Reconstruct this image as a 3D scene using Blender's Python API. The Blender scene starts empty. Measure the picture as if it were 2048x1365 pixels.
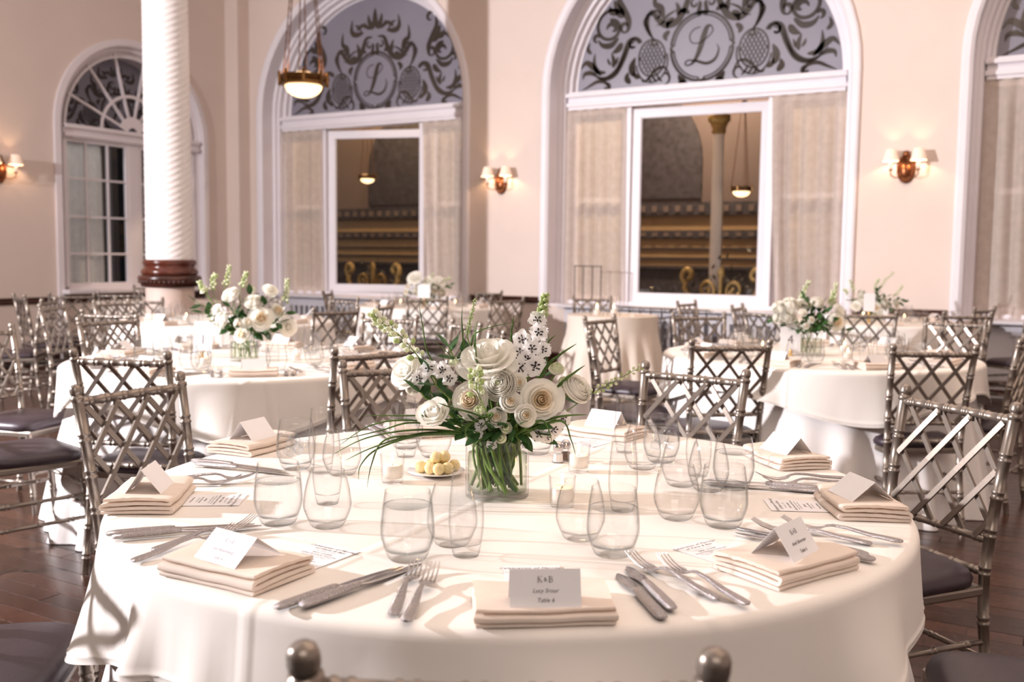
import bpy, bmesh, math, random
from mathutils import Vector, Matrix, noise
random.seed(11)
SC = bpy.context.scene
C = SC.collection
PI = math.pi
R = math.radians

# ------------------------------------------------------------------ camera, world, lights, exposure
FPX, TILT, ROLL, EYE = 1946.6, R(4.812), R(0.6556), 1.292
cam_d = bpy.data.cameras.new('camera')
cam = bpy.data.objects.new('camera', cam_d); C.objects.link(cam)
cam_d.sensor_width = 36.0; cam_d.lens = FPX / 2048 * 36
cam.matrix_world = Matrix.Translation((0, 0, EYE)) @ Matrix.Rotation(PI/2 - TILT, 4, 'X') @ Matrix.Rotation(ROLL, 4, 'Z')
cam_d.dof.use_dof = True; cam_d.dof.focus_distance = 2.15; cam_d.dof.aperture_fstop = 4.0
cam_d.clip_start = 0.05; cam_d.clip_end = 200
SC.camera = cam

w = bpy.data.worlds.new('night'); SC.world = w; w.use_nodes = True
w.node_tree.nodes['Background'].inputs[0].default_value = (0.004, 0.004, 0.005, 1)
w.node_tree.nodes['Background'].inputs[1].default_value = 1.0

def area(name, loc, target, size, power, col, shape='DISK', size_y=None):
    d = bpy.data.lights.new(name, 'AREA'); d.shape = shape; d.size = size
    if size_y: d.size_y = size_y
    d.energy = power; d.color = col
    o = bpy.data.objects.new(name, d); C.objects.link(o); o.location = loc
    o.rotation_euler = (Vector(target) - Vector(loc)).to_track_quat('-Z', 'Y').to_euler()
    return o
# the photographer's flash on a stand by the left wall, soft overhead fill for the hall's hanging lamps, and an added camera-side fill
fl_ = area('flash', (-8.35, 2.92, 3.05), (2.6, 6.4, 1.3), 0.16, 1200, (1.0, 0.955, 0.985)); fl_.data.spread = R(136)
area('hall_fill', (1.5, 5.4, 5.6), (.8, 5.9, 0), 8.0, 400, (1.0, 0.765, 0.60), 'RECTANGLE', 9.0)
area('hall_fill', (0.5, -3.2, 4.6), (0.3, 6.0, 1.3), 4.0, 150, (1.0, 0.89, 0.81), 'RECTANGLE', 2.5)  # fill added behind the camera to brighten what faces it

vs = SC.view_settings
SC.display_settings.display_device = 'sRGB'
vs.view_transform = 'Standard'; vs.look = 'None'; vs.gamma = 1.0; vs.use_curve_mapping = False
vs.exposure = -0.33
SC.cycles.transparent_max_bounces = 48
SC.cycles.max_bounces = 8
SC.cycles.sample_clamp_indirect = 4.0
SC.cycles.caustics_reflective = False
SC.cycles.caustics_refractive = False

# ------------------------------------------------------------------ helpers
def ray(px, py):
    u, v = px - 1024, py - 682.5
    a = (u*math.cos(ROLL) + v*math.sin(ROLL)) / FPX
    b = (-u*math.sin(ROLL) + v*math.cos(ROLL)) / FPX
    c, s = math.cos(TILT), math.sin(TILT)
    return Vector((a, c - s*b, -s - c*b))
def atz(px, py, z):
    d = ray(px, py); return Vector((0, 0, EYE)) + d * ((z - EYE) / d.z)
def atd(px, py, dep):
    d = ray(px, py); return Vector((0, 0, EYE)) + d * (dep / d.y)

class MB:
    def __init__(s): s.v = []; s.f = []; s.m = []; s.sm = []
    def add(s, vs_, fs, mi=0, smooth=True):
        o = len(s.v); s.v += [tuple(p) for p in vs_]
        for f in fs: s.f.append([i + o for i in f]); s.m.append(mi); s.sm.append(smooth)
    def box(s, c, size, mi=0, rot=None, bev=0.0):
        x, y, z = (q/2 for q in size)
        if bev > 0:
            bm = bmesh.new(); bmesh.ops.create_cube(bm, size=1)
            for v in bm.verts: v.co = Vector((v.co.x*size[0], v.co.y*size[1], v.co.z*size[2]))
            bmesh.ops.bevel(bm, geom=bm.edges[:], offset=bev, segments=2, affect='EDGES', profile=.5)
            P = [v.co.copy() for v in bm.verts]; bm.verts.index_update()
            F = [[v.index for v in f.verts] for f in bm.faces]; bm.free(); smooth = False
        else:
            P = [Vector((sx*x, sy*y, sz*z)) for sz in (-1, 1) for sy in (-1, 1) for sx in (-1, 1)]
            F = [(0,2,3,1), (4,5,7,6), (0,1,5,4), (2,6,7,3), (0,4,6,2), (1,3,7,5)]; smooth = False
        if rot is not None: P = [rot @ p for p in P]
        s.add([p + Vector(c) for p in P], F, mi, smooth)
    def lathe(s, prof, n=32, c=(0,0,0), mi=0, smooth=True, cap=False):
        P = []; F = []
        for r, z in prof:
            for i in range(n):
                a = 2*PI*i/n; P.append((c[0] + r*math.cos(a), c[1] + r*math.sin(a), c[2] + z))
        for k in range(len(prof) - 1):
            for i in range(n):
                j = (i+1) % n; F.append((k*n+i, k*n+j, (k+1)*n+j, (k+1)*n+i))
        s.add(P, F, mi, smooth)
        if cap:
            k = len(prof) - 1
            s.add([P[i] for i in range(n)], [list(range(n))[::-1]], mi, False)
            s.add([P[k*n+i] for i in range(n)], [list(range(n))], mi, False)
    def tube(s, pts, rad, n=8, mi=0, cap=True, flat=1.0, up=None):
        pts = [Vector(p) for p in pts]; m = len(pts)
        if not hasattr(rad, '__len__'): rad = [rad]*m
        P = []; F = []; u = Vector(up) if up else None
        for k in range(m):
            t = (pts[min(k+1, m-1)] - pts[max(k-1, 0)])
            t = t.normalized() if t.length > 1e-9 else Vector((0,0,1))
            if u is None: u = t.orthogonal().normalized()
            u = (u - t*u.dot(t)); u = u.normalized() if u.length > 1e-6 else t.orthogonal().normalized()
            w_ = t.cross(u)
            for i in range(n):
                a = 2*PI*i/n; P.append(pts[k] + u*(math.cos(a)*rad[k]*flat) + w_*(math.sin(a)*rad[k]))
        for k in range(m-1):
            for i in range(n):
                j = (i+1) % n; F.append((k*n+i, k*n+j, (k+1)*n+j, (k+1)*n+i))
        s.add(P, F, mi, True)
        if cap: s.add(P[:n], [list(range(n))[::-1]], mi, False); s.add(P[-n:], [list(range(n))], mi, False)
    def grid(s, fn, nu, nv, mi=0, cu=False, smooth=True):
        P = [fn(i/nu, j/nv) for j in range(nv+1) for i in range(nu + (0 if cu else 1))]
        W = nu if cu else nu + 1; F = []
        for j in range(nv):
            for i in range(nu):
                i2 = (i+1) % W; F.append((j*W+i, j*W+i2, (j+1)*W+i2, (j+1)*W+i))
        s.add(P, F, mi, smooth)
    def ball(s, c, r, n=10, m=6, mi=0, sc=(1,1,1)):
        c = Vector(c)
        prof = [(max(1e-5, r*math.sin(PI*k/m)), -r*math.cos(PI*k/m)) for k in range(m+1)]
        P = []; F = []
        for q, z in prof:
            for i in range(n):
                a = 2*PI*i/n; P.append((c.x + q*math.cos(a)*sc[0], c.y + q*math.sin(a)*sc[1], c.z + z*sc[2]))
        for k in range(m):
            for i in range(n): F.append((k*n+i, k*n+(i+1)%n, (k+1)*n+(i+1)%n, (k+1)*n+i))
        s.add(P, F, mi, True)
    def mesh(s, name, mats):
        me = bpy.data.meshes.new(name); me.from_pydata(s.v, [], s.f)
        for m in (mats if isinstance(mats, (list, tuple)) else [mats]): me.materials.append(m)
        me.polygons.foreach_set('material_index', s.m); me.polygons.foreach_set('use_smooth', s.sm)
        me.update(); return me

def ob(name, me, parent=None, loc=(0,0,0), rot=(0,0,0), scale=(1,1,1)):
    o = bpy.data.objects.new(name, me); C.objects.link(o); o.parent = parent
    o.location = loc; o.rotation_euler = rot; o.scale = scale
    return o
def mk(name, mb, mats, parent=None, loc=(0,0,0), rot=(0,0,0), scale=(1,1,1)):
    return ob(name, mb.mesh(name, mats), parent, loc, rot, scale)
def tag(o, label=None, cat=None, group=None, kind=None):
    if label: o['label'] = label
    if cat: o['category'] = cat
    if group: o['group'] = group
    if kind: o['kind'] = kind
    return o
def thing(name, label, cat, loc=(0,0,0), rz=0, group=None):
    return tag(ob(name, None, None, loc, (0,0,rz)), label, cat, group)
KIDS = {}
def kids(o): return [c for c in C.objects if c.parent == o]
def copy_tree(src, loc, rz=None, label=None, group=None, ch=None):
    r = src.copy(); C.objects.link(r); r.location = loc
    if rz is not None: r.rotation_euler = (0, 0, rz)
    if label: r['label'] = label
    if group: r['group'] = group
    for a, subs in (ch if ch is not None else [(k, kids(k)) for k in kids(src)]):
        c = a.copy(); C.objects.link(c); c.parent = r
        for b in subs:
            d = b.copy(); C.objects.link(d); d.parent = c
    return r
def struct(o): o['kind'] = 'structure'; return o

# ------------------------------------------------------------------ materials
def nt(name):
    m = bpy.data.materials.new(name); m.use_nodes = True; n = m.node_tree.nodes; l = m.node_tree.links
    return m, n, l, n['Principled BSDF']
def pbr(name, col, rough=.5, metal=0., var=0., vscale=8., bump=0., bscale=40., spec=.5, emit=None, est=0., coord='Object', stretch=None):
    m, n, l, b = nt(name)
    b.inputs['Base Color'].default_value = (*col, 1); b.inputs['Roughness'].default_value = rough
    b.inputs['Metallic'].default_value = metal; b.inputs['Specular IOR Level'].default_value = spec
    tc = n.new('ShaderNodeTexCoord'); src = tc.outputs[coord]
    if stretch:
        mp = n.new('ShaderNodeMapping'); mp.inputs['Scale'].default_value = stretch; l.new(src, mp.inputs[0]); src = mp.outputs[0]
    if var > 0:
        t = n.new('ShaderNodeTexNoise'); t.inputs['Scale'].default_value = vscale; t.inputs['Detail'].default_value = 4
        l.new(src, t.inputs['Vector'])
        r_ = n.new('ShaderNodeValToRGB')
        r_.color_ramp.elements[0].position = .3; r_.color_ramp.elements[1].position = .7
        r_.color_ramp.elements[0].color = (*[max(0, c*(1-var)) for c in col], 1)
        r_.color_ramp.elements[1].color = (*[min(1, c*(1+var)) for c in col], 1)
        l.new(t.outputs[0], r_.inputs[0]); l.new(r_.outputs[0], b.inputs['Base Color'])
    if bump > 0:
        t = n.new('ShaderNodeTexNoise'); t.inputs['Scale'].default_value = bscale; t.inputs['Detail'].default_value = 3
        l.new(src, t.inputs['Vector'])
        bp = n.new('ShaderNodeBump'); bp.inputs['Strength'].default_value = bump; bp.inputs['Distance'].default_value = .01
        l.new(t.outputs[0], bp.inputs['Height']); l.new(bp.outputs[0], b.inputs['Normal'])
    if emit:
        b.inputs['Emission Color'].default_value = (*emit, 1); b.inputs['Emission Strength'].default_value = est
    return m
def glassy(name, tint=(.998,.998,.998), edge=(.54,.55,.55), ior=1.45, power=5.0, gloss_rough=.0):
    # thin clear glass: see-through, darker where the wall is seen edge-on, mirror-like by Fresnel
    m, n, l, b = nt(name); n.remove(b); out = n['Material Output']
    lw = n.new('ShaderNodeLayerWeight'); lw.inputs[0].default_value = .5
    pw = n.new('ShaderNodeMath'); pw.operation = 'POWER'; pw.inputs[1].default_value = power
    l.new(lw.outputs['Facing'], pw.inputs[0])
    mx = n.new('ShaderNodeMix'); mx.data_type = 'RGBA'; mx.inputs[6].default_value = (*tint, 1); mx.inputs[7].default_value = (*edge, 1)
    l.new(pw.outputs[0], mx.inputs[0])
    tr = n.new('ShaderNodeBsdfTransparent'); l.new(mx.outputs[2], tr.inputs[0])
    gl = n.new('ShaderNodeBsdfGlossy'); gl.inputs['Roughness'].default_value = gloss_rough
    f0 = ((ior-1)/(ior+1))**2          # Schlick reflectance, the same from both sides of the wall
    p5 = n.new('ShaderNodeMath'); p5.operation = 'POWER'; p5.inputs[1].default_value = 5; l.new(lw.outputs['Facing'], p5.inputs[0])
    fr = n.new('ShaderNodeMath'); fr.operation = 'MULTIPLY_ADD'; fr.inputs[1].default_value = (1-f0)*.6; fr.inputs[2].default_value = f0; l.new(p5.outputs[0], fr.inputs[0])
    ms = n.new('ShaderNodeMixShader'); l.new(fr.outputs[0], ms.inputs[0]); l.new(tr.outputs[0], ms.inputs[1]); l.new(gl.outputs[0], ms.inputs[2])
    l.new(ms.outputs[0], out.inputs[0]); return m
def leafy(name, col, trans=.3, rough=.5, transparent=0.0, var=0.0, vscale=20):
    m, n, l, b = nt(name); out = n['Material Output']
    b.inputs['Base Color'].default_value = (*col, 1); b.inputs['Roughness'].default_value = rough
    b.inputs['Specular IOR Level'].default_value = .3
    t = n.new('ShaderNodeBsdfTranslucent'); t.inputs[0].default_value = (*col, 1)
    if var:
        tx = n.new('ShaderNodeTexNoise'); tx.inputs['Scale'].default_value = vscale
        tc = n.new('ShaderNodeTexCoord'); l.new(tc.outputs['Object'], tx.inputs['Vector'])
        r_ = n.new('ShaderNodeValToRGB'); r_.color_ramp.elements[0].position = .35; r_.color_ramp.elements[1].position = .65
        r_.color_ramp.elements[0].color = (*[c*(1-var) for c in col], 1); r_.color_ramp.elements[1].color = (*[min(1, c*(1+var)) for c in col], 1)
        l.new(tx.outputs[0], r_.inputs[0]); l.new(r_.outputs[0], b.inputs['Base Color']); l.new(r_.outputs[0], t.inputs[0])
    ms = n.new('ShaderNodeMixShader'); ms.inputs[0].default_value = trans
    l.new(b.outputs[0], ms.inputs[1]); l.new(t.outputs[0], ms.inputs[2]); last = ms
    if transparent:
        tp = n.new('ShaderNodeBsdfTransparent'); m2 = n.new('ShaderNodeMixShader'); m2.inputs[0].default_value = transparent
        l.new(ms.outputs[0], m2.inputs[1]); l.new(tp.outputs[0], m2.inputs[2]); last = m2
    l.new(last.outputs[0], out.inputs[0]); return m

M = {}
M['wall'] = pbr('wall_plaster', (.715,.605,.548), .75, var=.03, vscale=1.2, bump=.12, bscale=60)
M['trim'] = pbr('white_trim_paint', (.78,.745,.79), .42, var=.02, vscale=3)
M['trim_tan'] = pbr('soft_white_paint', (.74,.69,.72), .45, var=.02, vscale=3)
M['ceiling'] = pbr('ceiling_plaster', (.86,.80,.74), .8, var=.02, vscale=1)
M['dark_wood'] = pbr('dark_mahogany', (.055,.018,.012), .28, var=.5, vscale=6, stretch=(1,1,8))
M['red_wood'] = pbr('red_mahogany', (.085,.020,.011), .22, var=.4, vscale=9, stretch=(2,2,14))
M['floor_base'] = pbr('floor_gap', (.010,.005,.004), .6, var=.2)
M['column'] = pbr('column_plaster', (.76,.72,.71), .55, var=.02, vscale=4)
M['pedestal'] = pbr('column_pedestal_plaster', (.60,.47,.41), .6, var=.02, vscale=4)
M['etch'] = pbr('frosted_glass', (.235,.225,.275), .35, var=.10, vscale=1.0)
M['etch_dark'] = pbr('clear_etched_glass', (.045,.036,.030), .08, var=.35, vscale=3)
M['pane'] = glassy('window_glass', (.93,.94,.95), (.5,.5,.52), 1.52, 3)
M['sheer'] = leafy('sheer_curtain', (.76,.665,.60), .35, .9, .20, .05, 14)
M['sheer_w'] = leafy('white_curtain', (.92,.91,.89), .25, .9, .04, .05, 14)
M['brass'] = pbr('aged_brass', (.17,.085,.028), .36, .9, var=.3, vscale=20)
M['bronze'] = pbr('bronze', (.20,.07,.028), .3, .85, var=.3, vscale=25)
M['chain'] = pbr('chain_bronze', (.17,.075,.04), .4, .7, var=.2)
M['bowl'] = pbr('lit_lamp_bowl', (.9,.8,.6), .4, emit=(1.0,.66,.33), est=4.2)
M['shade'] = pbr('lit_lamp_shade', (.85,.72,.62), .8, emit=(1.0,.62,.40), est=.40)
M['candle_sleeve'] = pbr('lit_candle_sleeve', (.9,.85,.78), .5, emit=(1.0,.62,.36), est=.35)
M['chair'] = pbr('champagne_silver_paint', (.27,.228,.195), .33, .72, var=.07, vscale=30, bump=.02, bscale=200)
M['vinyl'] = pbr('dark_plum_vinyl', (.040,.026,.034), .40, var=.12, vscale=12, bump=.05, bscale=160)
M['ivory'] = pbr('ivory_linen', (.875,.825,.775), .78, var=.015, vscale=6, bump=.10, bscale=9)
def linen_creases(m):
    n = m.node_tree.nodes; l = m.node_tree.links; b = n['Principled BSDF']; old = b.inputs['Normal'].links[0].from_node
    tc = n.new('ShaderNodeTexCoord'); mp = n.new('ShaderNodeMapping'); mp.inputs['Rotation'].default_value = (0,0,R(27)); l.new(tc.outputs['Object'], mp.inputs[0])
    sp = n.new('ShaderNodeSeparateXYZ'); l.new(mp.outputs[0], sp.inputs[0]); hs = []
    for ax in ('X', 'Y'):
        pp_ = n.new('ShaderNodeMath'); pp_.operation = 'PINGPONG'; pp_.inputs[1].default_value = .29; l.new(sp.outputs[ax], pp_.inputs[0])
        mr = n.new('ShaderNodeMapRange'); mr.interpolation_type = 'SMOOTHERSTEP'; mr.inputs['From Min'].default_value = 0; mr.inputs['From Max'].default_value = .022; mr.inputs['To Min'].default_value = 1; mr.inputs['To Max'].default_value = 0; l.new(pp_.outputs[0], mr.inputs['Value']); hs.append(mr)
    ad = n.new('ShaderNodeMath'); ad.operation = 'MAXIMUM'; l.new(hs[0].outputs[0], ad.inputs[0]); l.new(hs[1].outputs[0], ad.inputs[1])
    t = n.new('ShaderNodeTexNoise'); t.inputs['Scale'].default_value = 2.6; t.inputs['Detail'].default_value = 2; l.new(mp.outputs[0], t.inputs['Vector'])
    m2 = n.new('ShaderNodeMath'); m2.operation = 'MULTIPLY_ADD'; m2.inputs[1].default_value = 6.0; l.new(t.outputs[0], m2.inputs[0]); l.new(ad.outputs[0], m2.inputs[2])
    bp = n.new('ShaderNodeBump'); bp.inputs['Strength'].default_value = .55; bp.inputs['Distance'].default_value = .004
    l.new(m2.outputs[0], bp.inputs['Height']); l.new(old.outputs[0], bp.inputs['Normal']); l.new(bp.outputs[0], b.inputs['Normal'])
linen_creases(M['ivory'])
M['beige_linen'] = pbr('beige_linen', (.74,.645,.56), .8, var=.015, vscale=6, bump=.08, bscale=9)
M['white_linen'] = pbr('white_linen', (.86,.82,.80), .8, var=.015, vscale=6, bump=.08, bscale=9)
M['napkin'] = leafy('cream_napkin', (.955,.845,.755), .28, .8, 0, .02, 30)
M['paper'] = pbr('white_card', (.88,.87,.89), .6, var=.01, vscale=30)
M['ink'] = pbr('grey_ink', (.10,.08,.09), .7, var=.05)
M['ink_pale'] = pbr('pale_grey_ink', (.42,.40,.43), .7, var=.05)
M['glass'] = glassy('clear_glass')
M['glass_base'] = glassy('thick_glass', (.975,.98,.978), (.42,.43,.43), 1.5, 3.0)
M['water'] = glassy('water', (.985,.99,.992), (.62,.68,.70), 1.33, 4)
M['vase_water'] = glassy('vase_water', (.93,.95,.90), (.45,.52,.42), 1.33, 3.0)
M['ice'] = glassy('ice', (.95,.96,.97), (.80,.83,.85), 1.6, 1.5, .25)
M['steel'] = pbr('stainless_steel', (.56,.53,.53), .16, .95, var=.03, vscale=20)
M['hammered'] = pbr('hammered_steel', (.48,.45,.455), .24, .95, var=.05, vscale=300, bump=.55, bscale=420)
M['wax'] = leafy('white_wax', (.95,.90,.84), .35, .4)
M['flame'] = pbr('candle_flame', (1,.8,.5), .5, emit=(1.0,.60,.24), est=28)
M['butter'] = pbr('butter', (.92,.76,.42), .42, var=.05, vscale=60, bump=.15, bscale=150)
M['china'] = pbr('white_china', (.86,.83,.82), .2, var=.01)
M['petal'] = leafy('white_petal', (.985,.965,.91), .50, .55, 0, .02, 60)
M['petal_in'] = leafy('cream_petal', (.98,.86,.70), .50, .55, 0, .05, 60)
M['petal_green'] = leafy('pale_green_petal', (.80,.84,.60), .30, .55, 0, .06, 60)
M['petal_cool'] = leafy('cool_white_petal', (.975,.965,.965), .55, .55, 0, .02, 60)
M['eye'] = pbr('dark_flower_eye', (.022,.012,.020), .6, var=.2)
M['bud'] = leafy('green_bud', (.50,.60,.26), .25, .55, 0, .2, 60)
M['leaf'] = leafy('dark_green_leaf', (.035,.095,.025), .18, .35, 0, .3, 30)
M['stem'] = leafy('green_stem', (.17,.27,.055), .15, .5, 0, .25, 30)
M['grass'] = leafy('grass_blade_green', (.10,.19,.04), .25, .45, 0, .3, 20)
M['gold'] = pbr('gold_metal', (.72,.45,.14), .3, .9, var=.1)
M['iron'] = pbr('black_iron', (.03,.025,.025), .45, .4, var=.2)
M['radiator'] = pbr('painted_radiator_cover', (.60,.575,.61), .5, var=.03)
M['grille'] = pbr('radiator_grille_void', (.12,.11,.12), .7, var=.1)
M['pepper'] = pbr('ground_pepper', (.16,.10,.07), .9, var=.6, vscale=400)
M['salt'] = pbr('salt_grains', (.88,.86,.86), .9, var=.03, vscale=400)
M['out_wall'] = pbr('backdrop_stucco', (.34,.22,.115), .8, var=.10, vscale=1.5)  # surfaces of the backdrop that stands in for the reflected hall
M['out_dark'] = pbr('backdrop_dark_band', (.035,.030,.040), .6, var=.5, vscale=14)
M['out_upper'] = pbr('backdrop_upper_wall', (.13,.095,.09), .8, var=.12, vscale=1.0)
M['out_gold'] = pbr('gilded_scrollwork', (.38,.24,.075), .5, .3, var=.3, vscale=9)
M['out_leaf'] = pbr('dusky_foliage', (.045,.035,.022), .6, var=.5, vscale=20)
M['out_floor'] = pbr('backdrop_paving', (.16,.13,.09), .7, var=.15)
def floor_wood(i):
    k = (.7, .85, 1.0, 1.2, 1.4)[i]
    return pbr('floor_oak', (.045*k, .017*k, .010*k), .22, var=.45, vscale=5, stretch=(14, 2, 1), bump=.05, bscale=30)
M['plank'] = [floor_wood(i) for i in range(5)]

# ------------------------------------------------------------------ room shell
U = Vector((math.cos(R(30)), -.5, 0)); NB = Vector((-.5, -math.cos(R(30)), 0))   # along the window wall to the right; out of it into the hall
LD = Vector((.5, math.cos(R(30)), 0))                                             # along the left wall towards the corner
O = Vector((-3.15676, 13.91359, 0))                                               # origin of the window wall
OL = O + U*(-1.03)                                                                # corner of the two walls
RB, RL = R(-30), R(60)
CEIL = 5.9
def BW(t, off, z): p = O + U*t - NB*off; return Vector((p.x, p.y, z))

def arch_path(cx, hw, zb, zs, n=28):
    P = [(cx-hw, zb), (cx-hw, (zb+zs)/2), (cx-hw, zs)]
    P += [(cx - hw*math.cos(PI*k/n), zs + hw*math.sin(PI*k/n)) for k in range(1, n)]
    return P + [(cx+hw, zs), (cx+hw, (zb+zs)/2), (cx+hw, zb)]
def arch_sweep(mb, cx, hw, zb, zs, prof, mi=0, n=28):
    # prof: (radial offset outwards, y) pairs; the path is the arch outline in the wall's x,z
    base = arch_path(cx, hw, zb, zs, n); m = len(base); k = len(prof)
    nor = []
    for i, (x, z) in enumerate(base):
        if i <= 2: nor.append((-1, 0))
        elif i >= m-3: nor.append((1, 0))
        else: nor.append(((x-cx)/hw, (z-zs)/hw))
    P = []
    for (x, z), (nx, nz) in zip(base, nor):
        for dr, y in prof: P.append((x + nx*dr, y, z + nz*dr))
    F = [(i*k+j, (i+1)*k+j, (i+1)*k+j+1, i*k+j+1) for i in range(m-1) for j in range(k-1)]
    mb.add(P, F, mi, False)
def wall_panel(mb, x0, x1, z0, z1, holes, mi=0):
    xs = x0
    for cx, hw, zb, zs in holes:
        mb.add([(xs,0,z0), (cx-hw,0,z0), (cx-hw,0,z1), (xs,0,z1)], [(0,1,2,3)], mi, False)
        mb.add([(cx-hw,0,z0), (cx+hw,0,z0), (cx+hw,0,zb), (cx-hw,0,zb)], [(0,1,2,3)], mi, False)
        n = 28
        for k in range(n):
            a, b = PI*k/n, PI*(k+1)/n
            xa, xb = cx - hw*math.cos(a), cx - hw*math.cos(b); za, zb_ = zs + hw*math.sin(a), zs + hw*math.sin(b)
            mb.add([(xa,0,za), (xb,0,zb_), (xb,0,z1), (xa,0,z1)], [(0,1,2,3)], mi, False)
        xs = cx + hw
    mb.add([(xs,0,z0), (x1,0,z0), (x1,0,z1), (xs,0,z1)], [(0,1,2,3)], mi, False)

WIN = [(1.19, 1.71), (5.865, 1.73), (10.46, 1.73)]      # centres along the window wall, half widths
ZB, ZS = .74, 3.28
mb = MB(); wall_panel(mb, -1.03, 16.0, 0, CEIL, [(c, h, ZB, ZS) for c, h in WIN])
# the corner pier stands out from both walls
mb.box((-.905, -.11, CEIL/2), (.25, .22, CEIL))
struct(mk('wall_back', mb, M['wall'], None, O, (0,0,RB)))
W0 = (-1.78, 1.10)                                       # window of the left wall: centre, half width (x runs towards the corner)
mb = MB(); wall_panel(mb, -20, 0, 0, CEIL, [(W0[0], W0[1], .84, 2.86)])
struct(mk('wall_left', mb, M['wall'], None, OL, (0,0,RL)))
mb = MB(); mb.box((0, 0, CEIL/2), (20, .1, CEIL)); struct(mk('wall_right', mb, M['wall'], None, BW(16.0, -9, 0), (0,0,RL)))
mb = MB(); mb.box((0, 0, CEIL/2), (22, .1, CEIL)); struct(mk('wall_front', mb, M['wall'], None, BW(6.5, -17.5, 0), (0,0,RB)))
mb = MB(); mb.box((0, 0, .05), (21, 22, .1)); struct(mk('ceiling', mb, M['ceiling'], None, BW(7.2, -8.5, CEIL), (0,0,RB)))
mb = MB(); mb.box((0, 0, -.05), (18, 19, .1)); fl = struct(mk('floor', mb, M['floor_base'], None, BW(7.4, -8.6, -.022), (0,0,RB)))
# floor planks: one object each where the photograph lets them be told apart
def plank_mesh(i, L, W_=.092):
    mb = MB(); mb.box((0,0,-.011), (L-.003, W_-.003, .022), bev=.0015); return mb.mesh('plank', M['plank'][i])
PM = [plank_mesh(i, 1.2) for i in range(5)]
cand = []
inv = fl.matrix_world.inverted() if False else None
for r_ in range(-70, 150):
    for c_ in range(-8, 9):
        t = 7.4 + c_*1.2 + (.4*(r_ % 3)); n_ = .05 + r_*.092
        if n_ < .1 or n_ > 16.5 or t < -.4 or t > 15: continue
        p = BW(t, -n_, 0)
        if p.y < 1.2: continue
        px = 1024 + p.x/p.y*FPX
        vis = (-150 < px < 430 or 1560 < px < 2200) and p.y < 6 and (p - Vector((0,2.21,0))).length > .8
        cand.append((p.y if vis else 99, r_*7 + c_*3, p))
cand.sort(key=lambda q: q[0]); rest = MB()
fi = Matrix.Rotation(-RB, 4, 'Z') @ Matrix.Translation(-Vector(fl.location))
for k, (key, sd, p) in enumerate(cand):
    q = fi @ Vector((p.x, p.y, 0))
    if k < 300 and key < 90: ob('plank', PM[sd % 5], fl, q)
    else: rest.box((q.x, q.y, q.z-.011), (1.197, .089, .022), mi=sd % 5)
tag(mk('plank_floor', rest, M['plank'], fl), kind='stuff')

# chair rail and baseboard
def rail_run(name, x0, x1, origin, rz, zc, h, d, mat):
    mb = MB(); k = [(0,-h/2),(-d*.6,-h/2),(-d,-h*.2),(-d*.7,h*.1),(-d*1.1,h*.35),(-d*.8,h/2),(0,h/2)]
    P = [(x, y, zc+z) for x in (x0, x1) for y, z in k]; n = len(k)
    mb.add(P, [(j, j+1, n+j+1, n+j) for j in range(n-1)] + [list(range(n)), list(range(2*n-1, n-1, -1))], 0, False)
    return struct(mk(name, mb, mat, None, origin, (0,0,rz)))
rail_run('trim_1', 3.03, 4.02, O, RB, .80, .075, .035, M['dark_wood'])
rail_run('trim_2', 7.72, 8.60, O, RB, .80, .075, .035, M['dark_wood'])
rail_run('trim_3', -20, -3.02, OL, RL, .735, .075, .035, M['dark_wood'])
rail_run('trim_4', -2.9, -.62, OL, RL, .735, .075, .035, M['dark_wood'])
rail_run('baseboard_back', -.7, 16, O, RB, .085, .17, .025, M['dark_wood'])
rail_run('baseboard_left', -20, -.05, OL, RL, .085, .17, .025, M['dark_wood'])

# ------------------------------------------------------------------ etched lunette: ribbons of clear glass on frosted glass
def cat(pts, n=8):
    P = [Vector((p[0], p[1])) for p in pts]; out = []
    for i in range(len(P)-1):
        a, b, c, d = P[max(i-1,0)], P[i], P[i+1], P[min(i+2, len(P)-1)]
        for k in range(n):
            t = k/n; out.append(.5*((2*b) + (c-a)*t + (2*a-5*b+4*c-d)*t*t + (3*b-a-3*c+d)*t**3))
    return out + [P[-1]]
def ribbon(mb, pts, w0, w1=None, n=8, mi=0, y=-.006, prof='leaf', mirror=False):
    Q = cat(pts, n); m = len(Q); L_, R_ = [], []
    for k in range(m):
        t = (Q[min(k+1,m-1)] - Q[max(k-1,0)]); t = t.normalized() if t.length > 1e-9 else Vector((1,0))
        nn = Vector((-t.y, t.x)); s = k/(m-1)
        if prof == 'leaf': wd = w0*(.12 + .88*math.sin(PI*min(1, s*1.02)**.8))
        elif prof == 'taper': wd = w0*(1-s) + (w1 or 0.004)*s
        else: wd = w0
        L_.append(Q[k] + nn*wd/2); R_.append(Q[k] - nn*wd/2)
    for sx in ((1, -1) if mirror else (1,)):
        P = [(sx*p.x, y, p.y) for p in L_] + [(sx*p.x, y, p.y) for p in R_]
        P += [(p[0], y+.005, p[2]) for p in P]
        F = [(k, k+1, m+k+1, m+k) for k in range(m-1)] + [(2*m+k, 3*m+k, 3*m+k+1, 2*m+k+1) for k in range(m-1)]
        F += [(k, 2*m+k, 2*m+k+1, k+1) for k in range(m-1)] + [(m+k, m+k+1, 3*m+k+1, 3*m+k) for k in range(m-1)]
        mb.add(P, F, mi, False)
def spiral(c, r0, r1, a0, turns, n=10):
    return [(c[0] + (r0+(r1-r0)*k/n)*math.cos(a0+turns*2*PI*k/n), c[1] + (r0+(r1-r0)*k/n)*math.sin(a0+turns*2*PI*k/n)) for k in range(n+1)]
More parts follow.
